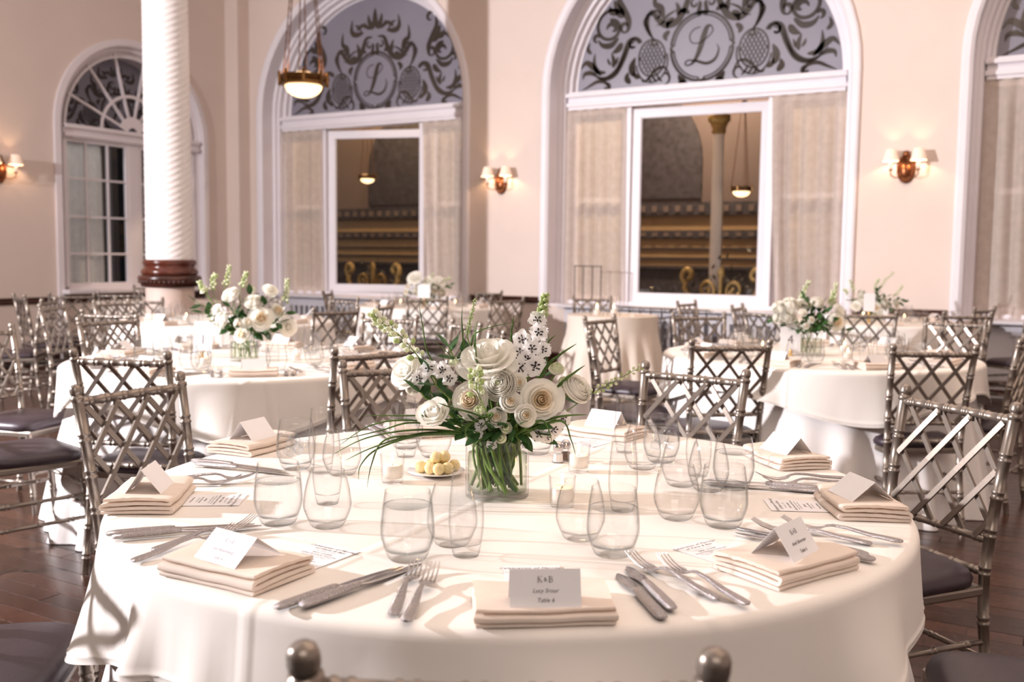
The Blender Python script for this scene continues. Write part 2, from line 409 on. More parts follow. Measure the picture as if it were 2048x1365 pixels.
def ring(mb, c, rx, rz, wd, a0=0, a1=2*PI, **k):
    ribbon(mb, [(c[0]+rx*math.cos(a0+(a1-a0)*i/24), c[1]+rz*math.sin(a0+(a1-a0)*i/24)) for i in range(25)], wd, n=3, prof='flat', **k)
def make_lunette():
    A, L = MB(), MB()
    cz = .275
    for q in range(4):
        a = PI/4 + q*PI/2
        ring(A, (0,cz), .235, .245, .018, a-.70, a+.70); ring(A, (0,cz), .212, .222, .010, a-.70, a+.70)
        b = q*PI/2; x, z = .225*math.cos(b), cz+.235*math.sin(b)
        ribbon(A, [(x-.03*math.sin(b)-.015*math.cos(b), z+.03*math.cos(b)-.015*math.sin(b)), (x+.012*math.cos(b), z+.012*math.sin(b)), (x+.03*math.sin(b)-.015*math.cos(b), z-.03*math.cos(b)-.015*math.sin(b))], .02)
    k = .21/190
    pts = [(1000,176),(955,188),(928,225),(945,268),(1000,272),(1055,240),(1085,205),(1072,172),(1046,180),(1028,220),(1008,285),(985,345),(955,392),(918,408),(900,392),(926,374),(985,386),(1050,404),(1105,380),(1128,325),(1112,290)]
    pts = [((x-1012)*k, cz-(y-295)*k*1.05) for x, y in pts]
    ribbon(L, pts[:8], .008, prof='flat'); ribbon(L, pts[7:14], .040); ribbon(L, pts[12:17], .010, prof='flat'); ribbon(L, pts[15:21], .022)
    Rr = lambda *a, **kw: ribbon(A, *a, mirror=True, **kw)
    # palmette crown and its garland
    ribbon(A, [(0,.74),(0,.80),(0,.90)], .06)
    Rr([(.01,.73),(.06,.78),(.075,.85)], .045); Rr([(.01,.73),(.09,.745),(.12,.79)], .035)
    Rr([(.08,.73),(.14,.765),(.17,.74),(.145,.705)], .032); Rr([(.13,.70),(.22,.69),(.265,.73),(.255,.82)], .05); Rr([(.2,.72),(.19,.76),(.23,.77)], .025)
    Rr([(.03,.655),(.10,.64),(.14,.55),(.20,.47),(.28,.455),(.34,.50),(.38,.545),(.43,.54),(.45,.47)], .05)
    Rr([(.30,.50),(.32,.58),(.37,.62),(.365,.72)], .045); Rr([(.19,.51),(.185,.56),(.205,.61)], .035)
    Rr([(.0,.505),(.03,.515),(.02,.58),(.035,.60)], .03); Rr(spiral((.06,.585), .035, .008, PI/2, -.9), .018)
    ribbon(A, [(-.07,.505),(0,.52),(.07,.505)], .02)
    # leaves round the ring
    Rr([(.10,.52),(.15,.545),(.19,.525)], .04); Rr([(.22,.50),(.26,.47),(.27,.425)], .045); Rr([(.25,.41),(.285,.375),(.27,.34)], .04)
    Rr([(.20,.555),(.27,.52),(.31,.47),(.36,.46)], .02)
    # plume beside the ring
    for j in range(3):
        Rr([(.36+.02*j,.57-.01*j),(.41+.015*j,.56-.02*j),(.425+.012*j,.48),(.40+.005*j,.40),(.36,.345)], .022)
    Rr(spiral((.355,.53), .045, .01, 0, .9), .022); Rr(spiral((.37,.34), .03, .006, PI, 1.0), .022)
    # lattice cartouche
    c = (.385, .225)
    ring(A, c, .105, .135, .012, mirror=True); ring(A, (.385,.20), .125, .155, .010, PI*.9, 2*PI*.98, mirror=True)
    for j in range(-5, 6):
        for sgn in (1, -1):
            x0 = j*.03; seg = []
            for s_ in range(-12, 13):
                x, z = x0 + sgn*s_*.006, s_*.011
                if (x/.098)**2 + (z/.128)**2 < 1: seg.append((c[0]+x, c[1]+z))
            if len(seg) > 2: Rr([seg[0], seg[len(seg)//2], seg[-1]], .007, n=2, prof='flat', y=-.005)
    Rr([(.53,.10),(.545,.17),(.52,.24)], .055)
    # the big volute running out to the rim
    for j in range(3):
        o = .018*j
        Rr(spiral((.535,.335), .065-o*.6, .012, PI*.95, -.85) , .014, prof='flat')
        Rr([(.52,.395-o),(.58-o*.4,.37-o),(.62-o*.3,.27-o),(.67,.17-o),(.75,.115-o*.6),(.83,.125-o*.3),(.90,.185)], .020)
    Rr([(.80,.13),(.87,.20),(.93,.235),(.975,.19)], .045); Rr([(.84,.13),(.89,.155),(.94,.15),(.955,.11)], .035)
    Rr([(.76,.15),(.83,.16),(.86,.22),(.855,.30)], .04); Rr([(.70,.18),(.695,.23),(.715,.29)], .035); Rr([(.68,.20),(.67,.23),(.66,.26)], .02); Rr([(.72,.20),(.74,.23),(.745,.255)], .02)
    # upper scroll with acanthus
    Rr(spiral((.60,.755), .06, .012, 0, .85), .028); Rr([(.655,.76),(.66,.68),(.62,.60),(.58,.52),(.585,.45),(.62,.43)], .05)
    Rr(spiral((.605,.475), .045, .01, -PI/2, .85), .03)
    Rr([(.62,.55),(.66,.60),(.70,.68)], .07); Rr([(.66,.58),(.72,.60),(.74,.64)], .05)
    Rr(spiral((.725,.485), .135, .05, PI*.75, -1.15, 16), .026, prof='flat'); Rr(spiral((.71,.47), .05, .012, 0, .8), .04)
    Rr([(.66,.40),(.72,.35),(.79,.355),(.83,.40)], .045); Rr(spiral((.835,.415), .035, .008, -PI/2, .8), .03); Rr([(.63,.36),(.66,.315),(.71,.29)], .05)
    # paisleys along the transom
    Rr(spiral((.285,.075), .055, .015, -PI/2, -.75), .018); Rr([(.245,.10),(.29,.15),(.36,.13),(.41,.075),(.45,.055),(.47,.085)], .022)
    for j in range(3): Rr([(.30+.04*j,.045),(.33+.04*j,.075),(.345+.035*j,.115-.02*j)], .018)
    Rr([(.11,.02),(.15,.045),(.175,.085)], .045); Rr([(.175,.02),(.14,.03),(.11,.02)], .03)
    Rr([(.48,.085),(.515,.105),(.53,.14)], .035); Rr([(.555,.05),(.585,.09),(.575,.135)], .045)
    Rr([(.735,.03),(.765,.075),(.83,.085),(.90,.055),(.965,.025)], .028); Rr(spiral((.755,.04), .032, .008, PI/2, .8), .03)
    # side leaf near the rim
    Rr([(.885,.30),(.915,.335),(.90,.385)], .03)
    return A.mesh('etched_ornament', M['etch_dark']), L.mesh('etched_monogram', M['etch_dark'])
ORN, MONO = make_lunette()
def lunette(parent, cx, z0, y, r, name='window_lunette'):
    n = 40; mb = MB()
    P = [(0, 0, 0)] + [(r*math.cos(PI*k/n), 0, r*math.sin(PI*k/n)) for k in range(n+1)]
    P2 = [(p[0], .012, p[2]) for p in P]
    mb.add(P + P2, [(0, k+1, k+2) for k in range(n)] + [(n+2, n+2+k+2, n+2+k+1) for k in range(n)], 0, False)
    l = mk(name, mb, M['etch'], parent, (cx, y, z0))
    for nm, me in (('etched_ornament', ORN), ('monogram', MONO)):
        ob(nm, me, l, (0,0,0), (0,0,0), (r, 1, r))
    return l

def bars(mb, x0, x1, z0, z1, wd, y0, y1, mi=0):
    d = y1 - y0; yc = (y0+y1)/2
    mb.box((x0+wd/2, yc, (z0+z1)/2), (wd, d, z1-z0), mi); mb.box((x1-wd/2, yc, (z0+z1)/2), (wd, d, z1-z0), mi)
    mb.box(((x0+x1)/2, yc, z0+wd/2), (x1-x0-2*wd, d, wd), mi); mb.box(((x0+x1)/2, yc, z1-wd/2), (x1-x0-2*wd, d, wd), mi)
def curtain(parent, x0, x1, z0, z1, y, folds, mat, name='curtain', flare=0., lab=None, seed=0, side=0):
    rnd = random.Random(seed); ph = [rnd.uniform(0, 6.3) for _ in range(4)]; mb = MB()
    def f(u, v):
        z = z1 + .015 - v*(z1 + .015 - z0)
        a = u*folds*2*PI + ph[0] + .8*math.sin(u*5+ph[1]) + .5*v*math.sin(u*9+ph[2])
        amp = .006 + .020*min(1, v*6)*(1 + .4*math.sin(u*7+ph[3]))
        x = x0 + (x1-x0)*u + flare*v**2*(u if side >= 0 else u-1) + .008*math.sin(a*1.0+1)
        return (x, y + amp*math.sin(a), z)
    mb.grid(f, int(folds*14), 26)
    def h(u, v):
        p = f(u, v*.036); return (p[0], p[1]-.004, p[2])
    mb.grid(h, int(folds*10), 2)
    return mk(name, mb, mat, parent)

def big_window(idx, cx, hw, openang=0.0, rail=True):
    wr = struct(ob('window_%d' % idx, None, None, O + U*cx, (0,0,RB)))
    mb = MB()
    arch_sweep(mb, 0, hw, 0.0, ZS, [(.105,0),(.105,-.03),(.085,-.042),(.03,-.042),(.012,-.028),(0,-.02),(0,.19),(-.035,.20),(-.04,.245),(-.075,.25),(-.085,.32),(-.12,.33),(-.125,.40),(-.20,.41),(-.20,.46)])
    mk('casing', mb, M['trim'], wr)
    mb = MB(); z0, z1 = 3.10, 3.315
    mb.box((0,.36,(z0+z1)/2), (2*hw-.2,.16,z1-z0)); mb.box((0,.265,z1-.045), (2*hw-.16,.06,.05), bev=.012); mb.box((0,.275,z0+.06), (2*hw-.16,.03,.05), bev=.01)
    mk('transom', mb, M['trim'], wr)
    lunette(wr, 0, z1-.01, .40, hw-.165)
    # centre sash
    jw = .075; sw = .85
    mb = MB()
    for s in (-1, 1): mb.box((s*(sw+.0), .37, 1.92), (jw, .12, 2.36))
    mb.box((0,.37,.765), (2*hw-.2,.16,.07)); mb.box((0,.22,.735), (2*hw-.02,.42,.05), bev=.01)
    mk('window_frame', mb, M['trim'], wr)
    sash = MB(); a0, a1 = -sw+.04, sw-.04; L = a1-a0
    bars(sash, 0, L, .80, 3.075, .10, -.025, .025); bars(sash, .085, L-.085, .885, 2.99, .025, -.012, .012)
    so = mk('sash', sash, M['trim'], wr, (a0, .38, 0), (0,0,openang))
    g = MB(); g.box((L/2, 0, 1.9375), (L-.2, .006, 2.08)); mk('pane', g, M['pane'], so)
    # side lights with a meeting rail
    for s in (-1, 1):
        mb = MB(); x0, x1 = (sw+.04, hw-.13) if s > 0 else (-hw+.13, -sw-.04)
        bars(mb, x0, x1, .80, 3.10, .06, .40, .45); mb.box(((x0+x1)/2, .42, 2.02), (x1-x0-.1, .05, .06))
        sl = mk('side_light', mb, M['trim'], wr)
        g = MB(); g.box(((x0+x1)/2, .425, 1.95), (x1-x0-.1, .006, 2.2)); mk('pane', g, M['pane'], sl)
        c = curtain(wr, x0-.07 if s < 0 else x0-.03, x1+.03 if s < 0 else x1+.07, .70, 3.10, .30, 5.0, M['sheer'], seed=idx*3+s, flare=(-.10 if s > 0 else .03), side=-1 if s > 0 else 1)
        r_ = MB(); r_.tube([(x0-.1,.30,3.10),(x1+.1,.30,3.10)], .006, 6); mk('curtain_rod', r_, M['brass'], wr)
    if rail:
        mb = MB(); mb.box((0,.05,.36), (2*hw-.5,.14,.72))
        rc = mk('radiator_cover', mb, M['radiator'], wr)
        mb = MB(); mb.box((0,.0,.74), (2*hw-.4,.30,.035), bev=.01); mk('cover_top', mb, M['radiator'], rc)
        mb = MB()
        for k in range(26): mb.box((-hw+.5+k*(2*hw-1)/25, -.03, .38), (.035,.02,.46))
        mb.box((0,-.03,.63), (2*hw-.9,.024,.05)); mb.box((0,-.03,.13), (2*hw-.9,.024,.05))
        tag(mk('cover_slats', mb, M['radiator'], rc), kind='stuff')
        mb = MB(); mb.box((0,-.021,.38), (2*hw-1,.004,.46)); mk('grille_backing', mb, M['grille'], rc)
    return wr
big_window(1, WIN[0][0], WIN[0][1], R(16))
big_window(2, WIN[1][0], WIN[1][1], R(3.2))
big_window(3, WIN[2][0], WIN[2][1])

# left wall window: fanlight muntins in front of the etched lunette, paned casements
w4 = struct(ob('window_4', None, None, OL + LD*W0[0], (0,0,RL)))
hw = W0[1]
mb = MB(); arch_sweep(mb, 0, hw, 0.0, 2.86, [(.095,0),(.095,-.03),(.02,-.035),(0,-.02),(0,.05),(-.05,.06),(-.055,.10),(-.10,.11),(-.10,.40)])
mk('casing', mb, M['trim_tan'], w4)
mb = MB(); mb.box((0,.20,2.80), (2*hw-.1,.16,.17)); mb.box((0,.105,2.85), (2*hw-.1,.05,.05), bev=.01); mb.box((0,.105,2.75), (2*hw-.1,.03,.04), bev=.01)
mk('transom', mb, M['trim_tan'], w4)
lunette(w4, 0, 2.88, .48, hw-.08)
mb = MB(); zs = 2.885
for a in (22, 50, 76, 104, 130, 158):
    ca, sa = math.cos(R(a)), math.sin(R(a)); m_ = Matrix.Rotation(-R(a), 3, 'Y')
    mb.box((ca*.56, .20, zs+sa*.56), (.88,.035,.026), rot=m_)
ring(mb, (0, zs), .46, .46, .04, 0, PI, y=.185); ribbon(mb, [(-.14,zs+.02),(-.1,zs+.09),(0,zs+.13),(.1,zs+.09),(.14,zs+.02)], .14, prof='flat', y=.17)
arch_sweep(mb, 0, hw-.10, 2.84, 2.86, [(0,.18),(-.03,.18),(-.03,.23),(0,.23)])
mk('fan_muntin', mb, M['trim_tan'], w4)
mb = MB(); mb.box((0,.20,1.76), (.16,.07,1.95)); mb.box((0,.19,.855), (2*hw-.16,.12,.07)); mb.box((0,.08,.83), (2*hw+.1,.25,.05), bev=.01)
mk('window_frame', mb, M['trim_tan'], w4)
for s in (-1, 1):
    mb = MB(); x0, x1 = (-hw+.07, -.07) if s < 0 else (.07, hw-.07)
    bars(mb, x0, x1, .88, 2.73, .055, .17, .215)
    lf = mk('casement', mb, M['trim_tan'], w4)
    for k in (1, 2):
        mb = MB(); mb.box((x0 + (x1-x0)*k/3, .19, 1.80), (.024,.03,1.80)); mk('muntin', mb, M['trim_tan'], lf)
    for z in (1.30, 1.76, 2.23):
        mb = MB(); mb.box(((x0+x1)/2, .19, z), (x1-x0-.06,.03,.024)); mk('muntin', mb, M['trim_tan'], lf)
    for i in range(3):
        for j, (za, zb_) in enumerate(((.93,1.29),(1.31,1.75),(1.77,2.22),(2.24,2.68))):
            xa = x0 + (x1-x0)*i/3 + .012; xb = x0 + (x1-x0)*(i+1)/3 - .012
            mb = MB(); mb.box(((xa+xb)/2,.195,(za+zb_)/2), (xb-xa,.004,zb_-za)); mk('pane', mb, M['pane'], lf)
curtain(w4, -hw-.04, -.40, .86, 2.72, .30, 4.0, M['sheer_w'], seed=5)
for c_ in kids(w4):
    if c_.name.split('.')[0] != 'casing': c_.location.y -= .11

# ------------------------------------------------------------------ added backdrop behind the windows, standing in for the hall's reflections in the glass
def glass_backdrop():
    t = struct(ob('reflection_backdrop', None, None, BW(0, 4.6, 0), (0,0,RB)))
    def slab(nm, z0, z1, y, mat, th=.2, x0=-9, x1=22):
        mb = MB(); mb.box(((x0+x1)/2, y+th/2, (z0+z1)/2), (x1-x0, th, z1-z0)); return mk(nm, mb, mat, t)
    slab('lower_wall', -.1, 1.18, .02, M['out_dark']); slab('stucco_wall', 1.18, 2.05, 0, M['out_wall']); slab('upper_wall', 2.05, 7, .02, M['out_upper'])
    for z, h, d in ((2.13,.20,.10), (1.72,.13,.06), (1.495,.03,.04), (1.335,.03,.04), (1.19,.05,.06)):
        c = slab('cornice_band', z-h/2, z+h/2, -d, M['out_dark'], d)
        if h > .1:
            mb = MB()
            for k in range(150): mb.box((-8.5+k*.2, -d-.012, z), (.09,.03,h*.5))
            tag(mk('dentil', mb, M['out_upper'], c), kind='stuff')
    for x in (-5.2, -1.0, 3.2, 7.6, 12.0, 16.4):     # blind arches of the upper storey
        mb = MB(); n = 20; hw_, zs_ = 1.25, 2.9
        P = [(x-hw_, -.03, 2.3), (x+hw_, -.03, 2.3)] + [(x+hw_*math.cos(PI*k/n), -.03, zs_+hw_*math.sin(PI*k/n)) for k in range(n+1)]
        P2 = [(p[0], .02, p[2]) for p in P]; m = len(P)
        mb.add(P+P2, [list(range(m))] + [(k, (k+1) % m, m+(k+1) % m, m+k) for k in range(m)], 0, False)
        mk('blind_arch', mb, M['out_dark'], t)
    mb = MB(); mb.box((6, -2.0, -.06), (32, 4.2, .1)); mk('paving', mb, M['out_floor'], t)
    mb = MB(); mb.box((6, -1.6, 5.6), (32, 3.2, .15)); mk('soffit', mb, M['out_upper'], t)
    return t
BACKDROP = glass_backdrop()
mb = MB(); mb.box((6,-2.9,.19), (30,.3,.42)); mk('parapet', mb, M['out_dark'], BACKDROP)
def balustrade(t, off, label):
    # gilded scroll panel standing in for a reflected one
    o = thing('scroll_panel', label, 'railing', BW(t, off, .40), RB, 'gilded scroll panels standing in for reflections'); o.scale = (.62, .8, .74)
    for s in (-1, 1):
        mb = MB()
        p = [(s*(.72-x), z) for x, z in spiral((.0,.95), .05, .15, -PI/2, .95, 16)] + [(s*.80,.75),(s*.66,.55),(s*.62,.35),(s*.74,.18)] + [(s*(.66+x), z) for x, z in spiral((.0,.10), .12, .04, PI*.2, -1.0, 12)]
        mb.tube([(x,0,z) for x, z in p], .055, 7); mk('scroll', mb, M['out_gold'], o)
        mb = MB(); sp = spiral((s*.30,.70), .20, .03, -PI/2, -s*1.5, 22); mb.tube([(x,-.02,z) for x, z in sp], .038, 6); sp = spiral((s*.22,.34), .16, .03, PI/2, s*1.4, 20); mb.tube([(x,-.02,z) for x, z in sp], .03, 6); mk('scroll', mb, M['out_gold'], o)
    mb = MB(); mb.tube([(0,0,0),(0,0,.95)], .05, 7); mb.ball((0,0,1.0), .08, sc=(1,.6,1.4)); mb.box((0,0,.06), (1.6,.10,.10), bev=.01); mk('frame', mb, M['out_gold'], o)
    rr = random.Random(int(t*10)); mb = MB()
    for k in range(420):
        x = rr.gauss(.05, .40); z = abs(rr.gauss(.35, .28)); a_ = rr.uniform(0, 6.3); q = Vector((math.cos(a_), rr.uniform(-.6,.6), math.sin(a_)))*.07; n_ = q.orthogonal().normalized()*.028; c_ = Vector((x, .22+rr.uniform(-.12,.12), z+.03))
        mb.add([c_-q, c_+n_, c_+q, c_-n_], [(0,1,2,3)], 0, False)
    tag(mk('foliage', mb, M['out_leaf'], o), kind='stuff')
    return o
balustrade(.12, 1.7, 'gilded scroll panel standing in for a reflection in the half open window sash')
balustrade(5.75, 1.7, 'gilded scroll panel standing in for a reflection in the wide right window')
ol_ = thing('reflected_column', 'pale slender column standing in for a reflection in the wide right window', 'column', BW(5.6, 1.9, -.01), RB); ol_.scale = (.72,.72,.70)  # placed behind the glass in place of a reflected column
mb = MB(); mb.lathe([(.0,.0),(.17,0),(.17,.1),(.12,.16),(.115,.3),(.095,4.3)], 24); mk('shaft', mb, M['column'], ol_)
mb = MB(); mb.lathe([(.1,4.2),(.13,4.24),(.12,4.3),(.17,4.42),(.2,4.44),(.2,4.55),(.0,4.55)], 24); mk('capital', mb, M['out_gold'], ol_)
for i, (t, y, p, col) in enumerate(((-1.6, 3.0, 420, (1.0,.66,.32)), (4.6, 3.0, 900, (1.0,.74,.48)))):  # unseen lamps added above the view to light the backdrop
    d = bpy.data.lights.new('backdrop_fill', 'POINT'); d.energy = p; d.color = col; d.shadow_soft_size = .15
    o = bpy.data.objects.new('backdrop_fill', d); C.objects.link(o); o.location = BW(t, y, 4.7)

d = bpy.data.lights.new('curtain_fill', 'POINT'); d.energy = 260; d.color = (1,.96,.92); d.shadow_soft_size = .2  # unseen lamp added outside to brighten the left window's curtain
o = bpy.data.objects.new('curtain_fill', d); C.objects.link(o); q_ = OL - LD*2.6 - U*1.6; o.location = (q_.x, q_.y, 4.3)
# ------------------------------------------------------------------ hanging lamps
def pendant(loc, label, zc, big=1.0, lit=True):
    o = thing('pendant_lamp', label, 'lamp', loc); o.scale = (big, big, big)
    mb = MB(); mb.lathe([(.185,-.045),(.225,-.04),(.225,-.01),(.205,0),(.215,.02),(.225,.05),(.20,.06),(.19,.05),(.185,-.045)], 8, smooth=False); mk('ring', mb, M['brass'], o, rot=(0,0,R(12)))
    for k in range(8):
        a = R(12)+k*PI/4; mb = MB(); mb.box((.222*math.cos(a), .222*math.sin(a), .01), (.03,.03,.115), rot=Matrix.Rotation(a,3,'Z'), bev=.006); mb.ball((.222*math.cos(a), .222*math.sin(a), .075), .016)
        mk('boss', mb, M['brass'], o)
    mb = MB(); mb.lathe([(.002,-.152)] + [(.172*math.sin(k*PI/16), -.04-.112*math.cos(k*PI/16)) for k in range(1, 9)], 28); mk('bowl', mb, M['bowl'], o)
    top = (zc - loc[2])/big
    for k in range(3):
        for q in (-.05, .05):
            a = R(40) + k*2*PI/3 + q*3.2; b = R(40) + k*2*PI/3 + q
            p0 = Vector((.205*math.cos(a), .205*math.sin(a), .05)); p1 = Vector((.035*math.cos(b), .035*math.sin(b), min(top-.05, 1.75))); mb = MB()
            n = 46; mb.tube([p0.lerp(p1, i/n) for i in range(n+1)], [.0075 if i % 2 else .0045 for i in range(n+1)], 5)
            mk('chain', mb, M['chain'], o)
    mb = MB(); mb.tube([(0,0,min(top-.05,1.72)),(0,0,top)], .012, 8); mb.lathe([(.1,top-.06),(.1,top-.02),(.03,top)], 20); mb.lathe([(.06,1.70),(.06,1.78),(.01,1.80)], 14); mk('stem', mb, M['chain'], o)
    if lit:
        d = bpy.data.lights.new('pendant_bulb', 'POINT'); d.energy = 14; d.color = (1,.66,.36); d.shadow_soft_size = .1
        l = bpy.data.objects.new('pendant_bulb', d); C.objects.link(l); l.location = Vector(loc) + Vector((0,0,.12*big))
    return o
pp = atd(607, 163, 10.5); pendant(pp, 'brass hanging lamp with glowing glass bowl on chains before the half open window', CEIL, 1.12)
pendant(BW(5.98, 1.7, 2.20), 'small lamp hung behind the wide right window, standing in for a reflection', 4.9, .62, False)  # these small lamps take the place of pendants mirrored in the panes
pendant(BW(.02, 1.7, 2.54), 'small lamp hung behind the half open window, standing in for a reflection', 4.9, .62, False)

# ------------------------------------------------------------------ column
cp = atd(340, 560, 9.2)
col = struct(ob('column_shaft', None, None, (cp.x, cp.y, 0)))
mb = MB(); NS, NZ = 120, 680; Z0, Z1 = 1.24, CEIL
def cf(u, v):
    a = u*2*PI; z = Z0 + (Z1-Z0)*v; rr = .212 - .022*v
    ph = 11*a - z*2*PI/.058
    rr += .0022*math.cos(ph)*min(1, (z-Z0)*20)
    return (rr*math.cos(a), rr*math.sin(a), z)
mb.grid(cf, NS, NZ, cu=True); mk('shaft', mb, M['column'], col)
mb = MB(); mb.lathe([(.215,1.25),(.235,1.248),(.242,1.225),(.235,1.20),(.225,1.19),(.232,1.17),(.255,1.15),(.258,1.12),(.24,1.105),(.225,1.10)], 48); mk('base_moulding', mb, M['red_wood'], col)
mb = MB(); mb.lathe([(.22,1.105),(.275,1.10),(.288,1.085),(.285,1.06),(.262,1.035),(.258,1.0),(.22,.995)], 48)
for k in range(40):
    a = 2*PI*k/40; mb.ball((.272*math.cos(a), .272*math.sin(a), 1.045), .016, 6, 4)
mk('carved_band', mb, M['dark_wood'], col)
mb = MB(); mb.lathe([(.219,.995),(.222,.15),(.25,.13),(.25,0)], 48); mk('pedestal', mb, M['pedestal'], col)

# ------------------------------------------------------------------ wall sconces
def sconce(loc, rz, label):
    o = thing('wall_sconce', label, 'sconce', loc, rz)
    n = 24; mb = MB()
    P = [(.088*math.cos(a), -.02, .145*math.sin(a)) for a in (2*PI*k/n for k in range(n))]
    P2 = [(.075*math.cos(a), -.035, .130*math.sin(a)) for a in (2*PI*k/n for k in range(n))]
    P3 = [(p[0], 0, p[2]) for p in P]
    mb.add(P+P2+P3, [(k, (k+1)%n, n+(k+1)%n, n+k) for k in range(n)] + [list(range(n, 2*n))[::-1]] + [(2*n+k, 2*n+(k+1)%n, (k+1)%n, k) for k in range(n)], 0, False)
    mb.ball((0,-.035,-.02), .05, 14, 8, sc=(1,.45,1.5)); mb.ball((0,-.03,.145), .035, 10, 6, sc=(1,.5,1)); mk('back_plate', mb, M['bronze'], o)
    for s in (-1, 1):
        mb = MB(); mb.tube(cat3([(s*.04,-.03,-.07),(s*.085,-.08,-.09),(s*.125,-.12,-.065),(s*.128,-.125,-.03)]), .006, 8); mb.lathe([(.006,-.03),(.022,-.02),(.024,-.012),(.008,-.012)], 12, (s*.128,-.125,0)); mk('arm', mb, M['bronze'], o)
        mb = MB(); mb.lathe([(.0,-.012),(.017,-.012),(.017,.085),(0,.085)], 12, (s*.128,-.125,0)); mk('candle_sleeve', mb, M['candle_sleeve'], o)
        mb = MB(); mb.lathe([(.078,.07),(.047,.185)], 24, (s*.128,-.125,0)); mk('lamp_shade', mb, M['shade'], o)
        d = bpy.data.lights.new('sconce_bulb', 'POINT'); d.energy = 4.2; d.color = (1,.62,.34); d.shadow_soft_size = .015
        l = bpy.data.objects.new('sconce_bulb', d); C.objects.link(l); l.location = Vector(loc) + Matrix.Rotation(rz, 3, 'Z') @ Vector((s*.128,-.125,.115))
    return o
def cat3(pts, n=6):
    P = [Vector(p) for p in pts]; out = []
    for i in range(len(P)-1):
        a, b, c, d = P[max(i-1,0)], P[i], P[i+1], P[min(i+2, len(P)-1)]
        for k in range(n):
            t = k/n; out.append(.5*((2*b) + (c-a)*t + (2*a-5*b+4*c-d)*t*t + (3*b-a-3*c+d)*t**3))
    return out + [P[-1]]
sconce(BW(8.167, 0, 2.235), RB, 'bronze wall lamp with two small shades, on the wall right of the wide window')
sconce(BW(3.47, 0, 2.235), RB, 'bronze wall lamp with two small shades, on the pier between the arched windows')
p = OL - LD*3.68; sconce((p.x, p.y, 2.235), RL, 'bronze wall lamp on the tan wall at the left edge, half out of view')

# black iron plate stand before the wide window
o = thing('iron_stand', 'thin black wire rack standing before the wide window curtain', 'rack', BW(4.72, -.16, 0), RB)
mb = MB()
for x in (-.14,-.03,.09,.2): mb.tube([(x,0,0),(x,0,1.22)], .006, 6)
mk('upright', mb, M['iron'], o); mb = MB(); mb.tube([(-.15,0,1.22),(.21,0,1.22)], .006, 6); mb.tube([(-.15,0,.3),(.21,0,.3)], .006, 6); mk('crossbar', mb, M['iron'], o)
o = thing('iron_guard', 'low black wire guard rail at the sill of the wide window', 'railing', BW(5.55, -.20, 0), RB)
mb = MB(); mb.tube([(-.4,0,.76),(.7,0,.76)], .007, 6); mb.tube([(-.4,0,.1),(.7,0,.1)], .007, 6); mk('crossbar', mb, M['iron'], o)
for k in range(9):
    mb = MB(); mb.tube([(-.38+k*.13,0,0),(-.38+k*.13,0,.76)], .006, 6); mk('upright', mb, M['iron'], o)

# ------------------------------------------------------------------ chairs
def bamboo(L, r0, r1, ring_at, grow=1.16, ends=True):
    # (position, radius) pairs of a turned stick with pairs of raised rings
    st = [(0, r0)]
    for z in ring_at:
        r_ = r0 + (r1-r0)*z/L
        for dz in (-.009, .009):
            st += [(z+dz-.005, r_), (z+dz-.0025, r_*grow), (z+dz+.0025, r_*grow), (z+dz+.005, r_)]
    st.append((L, r1)); return sorted(st)
def along(path, st):
    P = [Vector(p) for p in path]; seg = [0]
    for i in range(len(P)-1): seg.append(seg[-1] + (P[i+1]-P[i]).length)
    T = seg[-1]; out = []; rr = []
    for s, r_ in st:
        q = max(0, min(1, s/st[-1][0]))*T; i = 0
        while i < len(P)-2 and seg[i+1] < q: i += 1
        out.append(P[i].lerp(P[i+1], (q-seg[i])/max(1e-9, seg[i+1]-seg[i]))); rr.append(r_)
    return out, rr
def back_x(z): return .178 + (.2-.178)*max(0, (z-.40))/.52 if z > .4 else .178 + .012*(.4-z)/.4
def back_y(z): return -.195 - .07*((z-.42)/.5)**1.5 if z > .42 else -.195 - .045*((.42-z)/.42)**1.6
